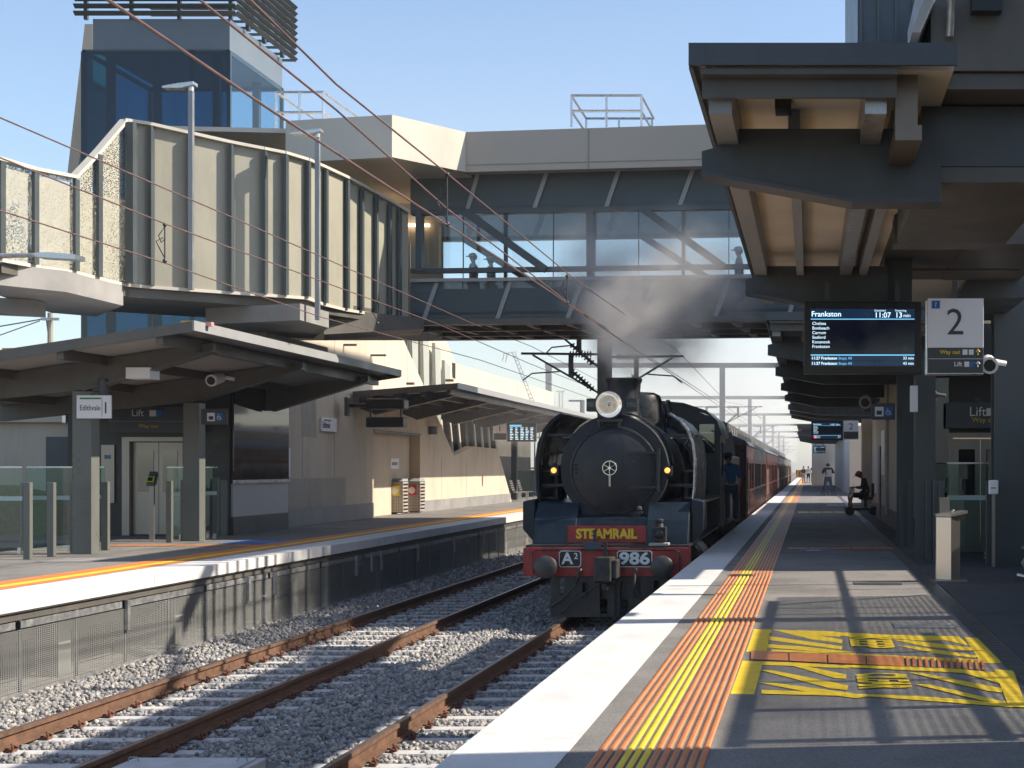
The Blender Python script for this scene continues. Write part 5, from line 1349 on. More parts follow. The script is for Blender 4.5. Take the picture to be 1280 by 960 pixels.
# coupler
b = MB(); b.box(XC-.16,XC+.16,24.62,25.0,-.42,.02); b.box(XC+.03,XC+.24,24.5,24.95,-.34,-.02); b.ext([c_(-.14,24.42,-.38),c_(.14,24.42,-.38),c_(.16,24.62,-.42),c_(-.16,24.62,-.42)], (0,0,.42)); b.box(XC-.05,XC+.05,24.7,24.95,-.55,-.42)
cp = obj('coupler', b, M['worn_dk'], lo, bevel=.02)
b = MB()
b.tube([c_(-.45,24.95,-.2),c_(-.5,24.75,-.45),c_(-.75,24.8,-.72),c_(-.95,24.9,-.85)], .03, 8)
b.tube([c_(.52,24.9,-.2),c_(.5,24.7,-.5),c_(.62,24.75,-.7),c_(.85,24.85,-.74)], .03, 8)
b.tube([c_(-.2,24.9,-.5),c_(-.45,24.8,-.68),c_(-.8,24.9,-.98)], .02, 6)
objs('brake_hose', b, M['worn_dk'], lo, smooth=True)
b = MB(); b.tube([c_(-1.26,24.93,-.28),c_(-1.27,24.9,.10),c_(-1.2,24.9,.135),c_(1.2,24.9,.135),c_(1.27,24.9,.10),c_(1.27,24.93,-.28)], .016, 6)
b.box(XC-.04,XC+.02,24.88,24.95,-.3,.28); obj('lever_rod', b, M['loco'], lo)
# slotted pilot plate: built as bars round the slots
b = MB(); Yp = 25.03; xa, xb = -.98, 1.05
slots = [(-.78,.09,-.62,-.35),(-.38,.10,-.66,-.44),(.52,.11,-.63,-.40),(.86,.11,-.66,-.40),(-.06,.13,-.98,-.46),(.30,.15,-1.0,-.44)]
slots.sort(); x = xa
for cx, w, z0, z1 in slots:
    b.box(XC+x,XC+cx-w/2,Yp,Yp+.025,-1.04,-.335); b.box(XC+cx-w/2,XC+cx+w/2,Yp,Yp+.025,-1.04,z0); b.box(XC+cx-w/2,XC+cx+w/2,Yp,Yp+.025,z1,-.335)
    x = cx+w/2
b.box(XC+x,XC+xb,Yp,Yp+.025,-1.04,-.335); b.beam(c_(.12,25.0,-.36),c_(.10,24.98,-1.03),.03,.06)
for cx, w, z0, z1 in slots: b.torus(c_(cx,Yp,z0+.0),Y_,w/2+.004,.008,12,4)
obj('pilot_plate', b, M['worn_dk'], lo)
# number plates
def nplate(px0, px1, s, sup=None):
    a, c = P(px0,688.5,24.95), P(px1,709,24.95); h = a.z-c.z; k = .03
    def oct_(e): return [V((a.x+e+k,0,c.z+e)),V((c.x-e-k,0,c.z+e)),V((c.x-e,0,c.z+e+k)),V((c.x-e,0,a.z-e-k)),V((c.x-e-k,0,a.z-e)),V((a.x+e+k,0,a.z-e)),V((a.x+e,0,a.z-e-k)),V((a.x+e,0,c.z+e+k))]
    t = obj('number_plate', MB().ext([v+V((0,24.965,0)) for v in oct_(0)], (0,.03,0)), M['wpaint'], lo)
    obj('plate_face', MB().ext([v+V((0,24.96,0)) for v in oct_(.013)], (0,.008,0)), M['black'], t)
    xm = (a.x+c.x)/2; zm = (a.z+c.z)/2
    if sup:
        text('A', h*.98, M['wpaint'], t, (xm-.045,24.955,zm), bold=.008); text('2', h*.52, M['wpaint'], t, (xm+.105,24.952,zm+.045), bold=.002)
    else: text(s, h*1.02, M['wpaint'], t, (xm,24.955,zm), bold=.010, sx=1.22)
nplate(698.5, 726, 'A', '2'); nplate(771, 815, '986')
# name board
a, c = P(709,657.5,25.18), P(807,678,25.18)
nb = obj('name_board', MB().box(a.x,c.x,25.18,25.22,c.z,a.z), M['red'], lo)
text('STEAMRAIL', (a.z-c.z)*.80, M['lyellow'], nb, ((a.x+c.x)/2,25.175,(a.z+c.z)/2), sx=.92, bold=.011)
b = MB(); b.box(a.x-.03,a.x-.001,25.17,25.24,c.z-.06,a.z+.0); b.box(c.x+.001,c.x+.03,25.17,25.24,c.z-.06,a.z); b.tube([P(742,658,25.2),P(742,654,25.2),P(786,654,25.2),P(786,658,25.2)],.01,5); obj('board_frame', b, M['loco'], nb)
# half disc target + lamp bracket
c0 = P(741.5,677,25.0); b = MB(); n = 14
b.ext([c0]+[c0+V((.165*math.cos(math.pi+math.pi*i/n),0,.165*math.sin(math.pi+math.pi*i/n))) for i in range(n+1)], (0,.012,0)); b.add([],[]) 
o = obj('half_disc', b, M['loco_bl2'], lo); o.location.y -= .1
obj('lamp_bracket', MB().box(XC-.29+.05,XC-.29+.11,25.0,25.03,.15,.48), M['loco'], lo)
# platform, apron and side casings
b = MB(); b.box(XC-1.42,XC+1.42,25.05,33.2,.166,.21); obj('footplate', b, M['loco'], lo)
def casing(s):
    xs = sorted((s*1.38, s*.62))
    b = MB().ext([c_(xs[0],25.5,.21),c_(xs[1],25.5,.21),c_(xs[1],25.5,.75),c_(xs[0],25.5,.75)], (0,.02,0))
    b = MB().ext([V((XC+xs[0],25.42,.21)),V((XC+xs[0],25.62,.62)),V((XC+xs[0],25.95,.93)),V((XC+xs[0],27.6,.98)),V((XC+xs[0],27.6,.21))], (xs[1]-xs[0],0,0))
    obj('front_casing', b, M['loco_blue'], lo, bevel=.02)
casing(-1); casing(1)
obj('front_apron', MB().ext([V((XC-.62,25.5,.21)),V((XC-.62,25.66,.66)),V((XC-.62,26.2,.75)),V((XC-.62,26.2,.21))], (1.24,0,0)), M['loco_blue'], lo)
for s in (-1, 1):
    obj('step_bracket', MB().ext([c_(s*1.40,25.8,.2),c_(s*1.62,25.8,.45),c_(s*1.62,25.8,.95),c_(s*1.40,25.8,1.0)], (0,.9,0)), M['loco_blue'], lo, bevel=.02)
# smokebox and boiler
zb0 = 1.535
obj('smokebox', MB().lathe([(.97,0),(.985,.05),(.965,.10),(.965,2.9),(0,2.9)],(XC,26.0,zb0),Y_,48), M['loco_mat'], lo, smooth=True)
obj('boiler', MB().lathe([(.94,0),(.94,2.3),(.99,2.6),(1.05,3.6),(1.06,4.3)],(XC,28.9,zb0),Y_,48), M['loco'], lo, smooth=True)
b = MB()
for y in (28.9,29.9,30.9,32.0): b.lathe([(.945,-.03),(.957,-.03),(.957,.03),(.945,.03)],(XC,y,zb0),Y_,48)
objs('boiler_band', b, M['loco'], lo)
# front flange plate with flared foot
n = 40; pts = []
for i in range(n+1):
    a = math.radians(-52)+math.radians(284)*i/n
    pts.append(c_(.975*math.cos(a), 25.97, zb0+.975*math.sin(a)))
foot = [c_(-.60,25.97,.62),c_(-.60,25.97,.24),c_(.62,25.97,.24),c_(.62,25.97,.62)]
obj('front_plate', MB().ext(pts+foot, (0,.05,0)), M['loco_mat'], lo, bevel=.01)
b = MB()
for i in range(14):
    a = 2*math.pi*i/14+.2; b.cyl(c_(.90*math.cos(a),25.955,zb0+.90*math.sin(a)), c_(.90*math.cos(a),25.97,zb0+.90*math.sin(a)), .016, n=6)
obj('rivets', b, M['loco'], lo)
dr_ = obj('smokebox_door', MB().lathe([(.80,.0),(.80,.035),(.765,.05),(.755,.055),(.745,.04),(.70,.055),(.55,.10),(.35,.135),(.12,.15),(0,.152)],(XC,25.96,zb0-.03),(0,-1,0),56), M['loco_door'], lo, smooth=True)
obj('door_ring', MB().torus((XC,25.93,zb0-.03),Y_,.775,.022,56,8), M['loco'], lo, smooth=True)
b = MB()
for z in (zb0+.29, zb0-.33): b.beam(c_(.28,25.845,z),c_(.80,25.90,z),.05,.035,Y_)
b.box(XC+.775,XC+.83,25.84,25.95,zb0-.42,zb0+.37)
obj('door_hinge', b, M['loco'], dr_)
hw = P(762,585,25.75)
b = MB().torus(hw,Y_,.125,.014,24,6)
for i in range(6):
    a = math.pi*i/3+math.pi/6; b.tube([hw, hw+V((.12*math.cos(a),0,.12*math.sin(a)))], .009, 5)
b.cyl(hw-V((0,.03,0)),hw+V((0,.06,0)),.03,n=10)
obj('handwheel', b, M['chrome'], dr_)
obj('door_handle', MB().box(hw.x-.014,hw.x+.014,25.74,25.765,hw.z-.33,hw.z-.13), M['brass_lt'], dr_)
b = MB()
for px in (781,792): b.ball(P(px,577.5,25.82),.018,6)
for py in (581,586,591): b.ball(P(719.5,py,25.86),.018,6)
objs('door_bolt', b, M['loco'], dr_)
# chimney, dome, fittings
obj('chimney', MB().lathe([(.38,-.05),(.33,.06),(.30,.22),(.305,.5),(.32,.70),(.345,.74),(.345,.79),(.27,.79),(.25,.4)],(XC+.03,27.05,2.44),Z_,32), M['loco'], lo, smooth=True)
obj('dome', MB().lathe([(.52,-.3),(.50,0),(.47,.2),(.46,.62),(.42,.74),(.30,.80),(0,.82)],(XC+.02,29.7,2.30),Z_,28), M['loco'], lo, smooth=True)
obj('steam_dome', MB().lathe([(.40,0),(.38,.35),(.30,.48),(0,.52)],(XC,31.2,2.42),Z_,24), M['loco'], lo, smooth=True)
b = MB()
for x, y, h in ((.28,31.9,.62),(.42,31.9,.52),(.35,32.2,.72)): b.lathe([(.06,0),(.06,h*.6),(.09,h*.62),(.05,h),(0,h)],c_(x,y,2.35),Z_,8)
objs('safety_valve', b, M['loco'], lo)
# headlight
hc = P(761,505.5,25.78)
hl = obj('headlight', MB().lathe([(.0,.42),(.16,.40),(.22,.25),(.245,.05),(.262,.0),(.262,-.03),(.238,-.03),(.235,.0)],hc,Y_,36), M['loco'], lo, smooth=True)
obj('reflector', MB().lathe([(.234,-.012),(.20,.05),(.13,.11),(.05,.14),(0,.145)],hc,Y_,32), M['lens'], hl, smooth=True)
M['lens_glass'] = glass('clear lens glass', (.97,.97,.97), .03)
obj('lens', MB().lathe([(.236,-.018),(.16,-.034),(0,-.045)],hc,Y_,32), M['lens_glass'], hl, smooth=True)
obj('bulb', MB().ball(hc+V((0,.03,.0)),.035,8), M['brass_lt'], hl)
obj('headlight_bracket', MB().box(hc.x-.22,hc.x+.22,25.8,26.1,hc.z-.31,hc.z-.26).box(hc.x-.2,hc.x-.16,25.8,25.85,hc.z-.4,hc.z-.31).box(hc.x+.16,hc.x+.2,25.8,25.85,hc.z-.4,hc.z-.31), M['loco'], hl)
for s, x0_, x1_ in ((-1,733,744),(1,782,796)):
    a, c = P(x0_,498,25.95), P(x1_,514,25.95)
    nb2 = obj('number_box', MB().box(a.x,c.x,25.95,26.25,c.z,a.z), M['loco'], lo)
    text('986', .13, M['dimnum'], nb2, ((a.x+c.x)/2,25.94,(a.z+c.z)/2), sx=.75 if s < 0 else .95, bold=.004)
for px in (692.5,834.5):
    a = P(px,588,25.9); mk_ = obj('marker_lamp', MB().box(a.x-.075,a.x+.075,25.9,26.1,a.z-.09,a.z+.08).lathe([(.03,.08),(.03,.13),(.0,.14)],(a.x,26,a.z),Z_,8), M['loco_mat'], lo)
    obj('lens', MB().lathe([(.05,0),(.04,.012),(0,.018)],(a.x-.005,25.9,a.z),(0,-1,0),16), M['amber'], mk_)
    obj('lamp_bracket', MB().beam((a.x,26.05,a.z-.05),(XC+(.9 if a.x > XC else -.9),26.1,a.z-.05),.04,.04), M['loco'], mk_)
# oil lamp on the right of the beam
a = P(824,668,25.12)
ol_ = obj('side_lamp', MB().box(a.x-.12,a.x+.12,25.05,25.3,a.z-.12,a.z+.13).lathe([(.08,.13),(.06,.2),(.075,.21),(.075,.26),(.0,.28)],(a.x,25.18,a.z),Z_,12), M['loco_mat'], lo, bevel=.01)
obj('lens', MB().lathe([(.08,0),(.07,.02),(0,.03)],(a.x,25.05,a.z+.0),(0,-1,0),16), M['black'], ol_); obj('lamp_stand', MB().box(a.x-.17,a.x+.17,25.0,25.3,a.z-.19,a.z-.15), M['conc'], ol_)
a = P(799,636,25.8); obj('valve', MB().ball(a,.055,8).box(a.x-.06,a.x+.06,25.78,25.86,a.z-.09,a.z-.05).box(a.x-.015,a.x+.015,25.8,25.83,a.z-.25,a.z-.05), M['worn'], lo)
# curved smoke deflectors
secD = [(1.40,.95),(1.43,1.2),(1.44,1.7),(1.40,2.0),(1.31,2.24),(1.16,2.42),(.98,2.54)]
for s in (-1, 1):
    q = [V((XC+s*x, 26.15, z)) for x, z in secD]; qi = [V((XC+s*(x-.035), 26.15, z-.015)) for x, z in reversed(secD)]
    d_ = obj('smoke_deflector', MB().ext(q+qi, (0,2.9,0)), M['loco'], lo, smooth=True)
    obj('deflector_edge', MB().tube([v-V((0,.01,0)) for v in q], .03 if s > 0 else .022, 8), M['chrome_dk'] if s > 0 else M['loco'], d_, smooth=True)
    b = MB(); b.beam(c_(s*.8,26.4,zb0+.62),c_(s*1.38,26.4,zb0+.62),.04,.05); b.beam(c_(s*.9,27.6,zb0+.62),c_(s*1.38,27.6,zb0+.62),.04,.05); b.beam(c_(s*.9,26.5,zb0-.3),c_(s*1.4,26.5,zb0-.3),.04,.05)
    for z in (1.0,1.2,1.5): b.beam(c_(s*1.2,26.6,z),c_(s*1.42,26.6,z),.04,.04)
    objs('deflector_stay', b, M['loco'], d_)
    b = MB(); b.tube([c_(s*1.2,27.5,.4),c_(s*1.2,27.5,1.6),c_(s*1.05,27.6,2.0)], .05, 8); b.cyl(c_(s*1.22,27.0,.95),c_(s*1.22,27.0,1.5),.12,n=12)
    obj('air_pump', b, M['loco'], lo, smooth=True)
    # high running board, handrail, pipes
    obj('running_board', MB().box(*(sorted((XC+s*.85,XC+s*1.45))),27.6,33.2,.86,.91), M['loco'], lo)
    b = MB(); b.tube([c_(s*1.0,26.3,2.1),c_(s*1.06,29,2.15),c_(s*1.12,33,2.2)], .018, 6); b.tube([c_(s*1.06,29,1.2),c_(s*1.12,33,1.2)], .03, 6)
    for y in (29.2,30.4,31.6,32.6): b.tube([c_(s*.97,y,1.9+.1),c_(s*1.09,y,2.16)], .012, 5)
    obj('handrail', b, M['chrome_dk'] if s > 0 else M['loco'], lo, smooth=True)
    b = MB()
    for k_i in range(4): b.tube([c_(s*(.55+.1*k_i),29.3+.2*k_i,2.34-.09*k_i),c_(s*(.98),29.9+.3*k_i,1.9-.1*k_i),c_(s*1.08,30.2+.3*k_i,1.3),c_(s*1.2,30.4+.3*k_i,.9)], .022, 6)
    objs('pipe', b, M['loco'], lo, smooth=True)
    # cylinders, valve gear, wheels
    obj('cylinder', MB().lathe([(0,-.06),(.30,-.06),(.36,0),(.36,1.2),(.3,1.26),(0,1.26)],c_(s*1.22,26.7,-.15),Y_,28), M['loco'], lo, smooth=True)
    obj('valve_chest', MB().lathe([(0,-.04),(.17,-.04),(.19,0),(.19,1.3),(0,1.34)],c_(s*1.2,26.65,.42),Y_,20), M['loco'], lo, smooth=True)
    def wheel(y, r, nm, sp):
        w_ = obj(nm, MB().lathe([(r*.84,-.06),(r,-.06),(r+.03,.05),(r*.84,.05),(r*.84,-.06)],c_(s*.78,y,RT+r),(-s,0,0),32), M['worn'], lo, smooth=True)
        b = MB()
        for i in range(sp):
            a = 2*math.pi*i/sp; b.beam(c_(s*.79,y,RT+r), c_(s*.79,y+r*.86*math.cos(a),RT+r+r*.86*math.sin(a)), .05, .06, X_)
        b.cyl(c_(s*.7,y,RT+r), c_(s*.88,y,RT+r), r*.18, n=16)
        obj('spokes', b, M['loco'], w_)
    for y in (26.0,27.95): wheel(y, .43, 'leading_wheel', 9)
    for y in (28.9,30.85,32.8): wheel(y, .91, 'driving_wheel', 15)
    b = MB(); b.beam(c_(s*.93,28.9,RT+.72),c_(s*.93,32.8,RT+.72),.05,.12); b.beam(c_(s*1.02,27.9,-.15),c_(s*1.0,30.85,RT+.72),.05,.1); b.box(*(sorted((XC+s*1.18,XC+s*1.26))),27.9,29.6,-.02,.05)
    b.beam(c_(s*1.1,28.2,.4),c_(s*1.05,30.2,.1),.04,.08); b.beam(c_(s*1.1,30.2,.4),c_(s*1.08,30.4,-.5),.05,.08)
    objs('connecting_rod', b, M['chrome_dk'], lo)
    b = MB(); b.ext([c_(s*1.30,27.9,-.2),c_(s*1.30,27.9,.85),c_(s*1.30,28.1,.85),c_(s*1.30,28.15,-.5)], (s*.03,0,0)); obj('guard_plate', b, M['chrome_dk'], lo)
obj('frame', MB().box(XC-.55,XC+.55,25.2,33.5,-.75,.16), M['loco'], lo)
b = MB().tube([P(737,526,25.98),P(712,540,26.0),P(700,560,26.1)], .014, 5)
# pipe arc over the smokebox shoulder
b = MB(); pr = []
for i in range(13):
    a = math.radians(80-75*i/12); pr.append(c_(1.03*math.cos(a),26.3,zb0+1.03*math.sin(a)))
b.tube(pr, .022, 6); obj('pipe', b, M['loco'], lo, smooth=True)
# cab
cb = MB(); Yc0, Yc1 = 33.2, 35.3
prof_c = [(-1.45,.3),(1.45,.3),(1.45,2.35),(1.35,2.62),(1.1,2.85),(.6,3.02),(0,3.08),(-.6,3.02),(-1.1,2.85),(-1.35,2.62),(-1.45,2.35)]
a, c = P(874,530,Yc0), P(893,566,Yc0)
wx0, wx1, wz0, wz1 = a.x-XC, c.x-XC, c.z, a.z
# front wall round the right window
b = MB()
b.ext([c_(x,Yc0,z) for x, z in [(-1.45,.3),(wx0,.3),(wx0,2.9),(.6,3.02),(0,3.08),(-.6,3.02),(-1.1,2.85),(-1.35,2.62),(-1.45,2.35)]], (0,.04,0))
b.ext([c_(x,Yc0,z) for x, z in [(wx0,.3),(1.45,.3),(1.45,wz0),(wx0,wz0)]], (0,.04,0)); b.ext([c_(x,Yc0,z) for x, z in [(wx1,wz0),(1.45,wz0),(1.45,2.35),(1.35,2.62),(wx1,2.68)]], (0,.04,0))
b.ext([c_(x,Yc0,z) for x, z in [(wx0,wz1),(wx1,wz1),(wx1,2.68),(wx0,2.85)]], (0,.04,0))
cab = obj('cab', b, M['loco'], lo)
obj('cab_window', MB().box(XC+wx0,XC+wx1,Yc0+.01,Yc0+.02,wz0,wz1), M['glass'], cab)
b = MB(); b.box(XC+wx0-.03,XC+wx0,Yc0-.012,Yc0-.001,wz0-.03,wz1+.03); b.box(XC+wx1,XC+wx1+.03,Yc0-.012,Yc0-.001,wz0-.03,wz1+.03); b.box(XC+wx0,XC+wx1,Yc0-.012,Yc0-.001,wz1,wz1+.03); b.box(XC+wx0,XC+wx1,Yc0-.012,Yc0-.001,wz0-.03,wz0); obj('window_frame', b, M['loco_mat'], cab)
for s in (-1, 1):
    b = MB(); xs = sorted((XC+s*1.42,XC+s*1.46)); b.box(xs[0],xs[1],Yc0+.04,Yc1,.3,1.35); b.box(xs[0],xs[1],Yc0+.04,Yc0+.3,1.35,2.35); b.box(xs[0],xs[1],Yc0+.3,Yc1,2.15,2.35); b.box(xs[0],xs[1],Yc0+1.2,Yc0+1.35,1.35,2.15)
    obj('cab_side', b, M['loco'], cab)
rp = [(1.50,2.32)]+[(x*1.03,z+.03) for x, z in prof_c[3:10]]+[(-1.50,2.32)]
obj('cab_roof', MB().ext([c_(x,Yc0-.08,z) for x, z in rp]+[c_(x*.97,Yc0-.08,z-.04) for x, z in reversed(rp)], (0,3.0,0)), M['loco'], cab, smooth=True)
obj('cab_floor', MB().box(XC-1.42,XC+1.42,Yc0,Yc1+.6,.2,.3), M['loco'], cab)
# tender
te = thing('tender', 'dark tender behind the engine cab, mostly hidden by the driver', 'tender', (XC,41,RT))
b = MB(); b.box(XC-1.3,XC+1.3,36.0,45.6,-.1,1.9); obj('tank', b, M['loco'], te, bevel=.04)
obj('coal_bunker', MB().ext([V((XC-1.25,37,1.9)),V((XC-1.25,37.3,2.45)),V((XC-1.25,42,2.6)),V((XC-1.25,44,2.0)),V((XC-1.25,44,1.9))], (2.5,0,0)), M['loco_mat'], te)
b = MB()
for px in (908,912,917): 
    x = (px-CX)*36/F; b.tube([(x,35.9,.3),(x,35.9,1.25)], .022, 6)
objs('handrail', b, M['chrome'], te); obj('frame', MB().box(XC-1.2,XC+1.2,36,45.8,-.35,-.11), M['loco'], te)
for y in (37.5,39.5,42,44):
    for s in (-1,1): obj('wheel', MB().lathe([(0,-.05),(.45,-.05),(.48,.05),(0,.05)],c_(s*.78,y,RT+.46),(-s,0,0),24), M['worn_dk'], te, smooth=True)
# carriages
def carriage(y0, L, lab, m_top='maroon_lt', m_low='maroon_lt'):
    t = thing('carriage', lab, 'carriage', (XC,y0+L/2,RT), 'maroon timber carriages')
    W = 1.45
    sec = [(-W,-.15),(W,-.15),(W,2.32),(-W,2.32)]
    b = MB(); b.box(XC-W+.02,XC+W-.02,y0,y0+.06,-.15,2.34); b.box(XC-W+.02,XC+W-.02,y0+L-.06,y0+L,-.15,2.34); objs('end_wall', b, M['maroon'], t)
    for s in (-1, 1):
        xs = sorted((XC+s*W, XC+s*(W-.04)))
        nw = 15; pitch = L/nw
        side = MB(); side.box(xs[0],xs[1],y0,y0+L,-.15,.82); side.box(xs[0],xs[1],y0,y0+L,1.72,2.34)
        for i in range(nw+1):
            yy = y0+i*pitch; wv = .26 if i % 5 else .8
            side.box(xs[0],xs[1],max(y0,yy-wv/2),min(y0+L,yy+wv/2),.82,1.72)
        obj('side_wall', side, M['maroon'], t)
        gl = MB(); xg = XC+s*(W-.03); gl.box(xg-.005,xg+.005,y0+.2,y0+L-.2,.82,1.72); obj('window', gl, M['glass_train'], t)
        b = MB(); xo = XC+s*(W+.004)
        xa, xb2 = sorted((xo, XC+s*(W+.02)))
        b.box(xa,xb2,y0,y0+L,.74,.80); b.box(xa,xb2,y0,y0+L,1.78,1.82)
        for i in range(nw*2): yy = y0+(i+.5)*pitch/2; b.box(xa,xb2,yy-.02,yy+.02,-.13,.739)
        obj('beading', b, M['maroon'], t)
        b = MB(); b.box(xa-.001,xb2-.012,y0+.1,y0+L-.1,1.84,2.30); b.box(xa-.001,xb2-.012,y0+.1,y0+L-.1,-.1,.72); obj('varnished_panel', b, M['maroon_lt'], t)
        for i in (0, 1):
            yy = y0+(.9 if i == 0 else L-.9); b = MB().box(*sorted((XC+s*(W+.022),XC+s*(W+.035))),yy-.35,yy+.35,-.12,1.9); dd = obj('door', b, M['maroon_rd'], t)
            obj('handle', MB().tube([(XC+s*(W+.08),yy-.42,.3),(XC+s*(W+.08),yy-.42,1.5)], .018, 5), M['brass_lt'], dd)
        b = MB(); b.box(*sorted((XC+s*.9,XC+s*1.38)),y0+.2,y0+L-.2,-.42,-.36); obj('footboard', b, M['loco'], t)
    rp = [(1.52,2.30),(1.42,2.44),(1.1,2.58),(.85,2.66),(.85,3.02),(.5,3.13),(0,3.17),(-.5,3.13),(-.85,3.02),(-.85,2.66),(-1.1,2.58),(-1.42,2.44),(-1.52,2.30)]
    r_ = obj('roof', MB().ext([c_(x,y0-.1,z) for x, z in rp], (0,L+.2,0)), M['roof_grey'], t)
    b = MB()
    for s in (-1,1):
        for i in range(14): yy = y0+.9+i*(L-1.8)/13; b.box(*sorted((XC+s*.851,XC+s*.862)),yy-.45,yy+.45,2.74,2.96)
    objs('clerestory_window', b, M['cler'], r_)
    b = MB(); b.box(XC-1.1,XC+1.1,y0+.5,y0+L-.5,-.5,-.16); obj('underframe', b, M['loco'], t)
    for yb_ in (y0+3, y0+L-3):
        for d in (-1, 1):
            for s in (-1,1): obj('wheel', MB().lathe([(0,-.05),(.45,-.05),(.48,.05),(0,.05)],c_(s*.78,yb_+d,RT+.46),(-s,0,0),20), M['worn_dk'], t, smooth=True)
    b = MB(); b.box(XC-.6,XC+.6,y0-.45,y0,.1,2.1) if y0 > 50 else None
    if y0 > 50: obj('gangway', b, M['loco_mat'], t)
    b = MB()
    for i in range(5): b.lathe([(.09,0),(.09,.08),(.16,.1),(.1,.22),(0,.22)],(XC,y0+2.5+i*(L-5)/4,3.15),Z_,8)
    objs('roof_vent', b, M['loco_mat'], r_)
cl = ['maroon timber carriage directly behind the tender','second maroon carriage, its red doors next to the first carriage','third maroon carriage from the engine','fourth maroon carriage from the engine','red end carriage at the far end of the train']
for i, l in enumerate(cl): carriage(46.9+i*22.6, 22, l)

# ================================================================ PEOPLE
def skinfig(name, joints, edges, mt, parent, root=0, sub=2):
    """joints: (x,y,z,r)"""
    me = bpy.data.meshes.new(name); me.from_pydata([j[:3] for j in joints], edges, [])
    o = bpy.data.objects.new(name, me); COL.objects.link(o); o.parent = parent
    md = o.modifiers.new('skin', 'SKIN'); md.use_smooth_shade = True
    if not me.skin_vertices: bpy.context.view_layer.update()
    sv = me.skin_vertices[0].data if me.skin_vertices else None
    if sv is None:
        bpy.context.view_layer.objects.active = o
        bpy.ops.mesh.customdata_skin_add(); sv = me.skin_vertices[0].data
    for i, j in enumerate(joints):
        r = j[3]; sv[i].radius = (r, r) if not isinstance(r, tuple) else r
        sv[i].use_root = (i == root)
    s = o.modifiers.new('sub', 'SUBSURF'); s.levels = sub; s.render_levels = sub
    me.materials.append(mt)
    return o
def hand(J, E, wrist, d, side, k=1.):
    """five bent fingers rooted in a palm; d = direction the hand points"""
    d = V(d).normalized(); w = V(J[wrist][:3]); u = V((0,0,1)) if abs(d.z) < .8 else V((1,0,0)); s_ = d.cross(u).normalized(); nrm = s_.cross(d)
    palm = len(J); p = w+d*.07*k; J.append((*p, .026*k)); E.append((wrist, palm))
    for i, (o_, l) in enumerate(((-.03,.065),(-.01,.075),(.01,.07),(.03,.055))):
        a = p+d*.035*k+s_*o_*k; b1 = a+d*l*.5*k-nrm*.006*k; c1 = b1+d*l*.4*k-nrm*.022*k
        n = len(J); J += [(*a,.011*k),(*b1,.009*k),(*c1,.008*k)]; E += [(palm,n),(n,n+1),(n+1,n+2)]
    a = p-d*.02*k+s_*side*.04*k; b1 = a+d*.035*k+s_*side*.015*k
    n = len(J); J += [(*a,.012*k),(*b1,.010*k)]; E += [(palm,n),(n,n+1)]
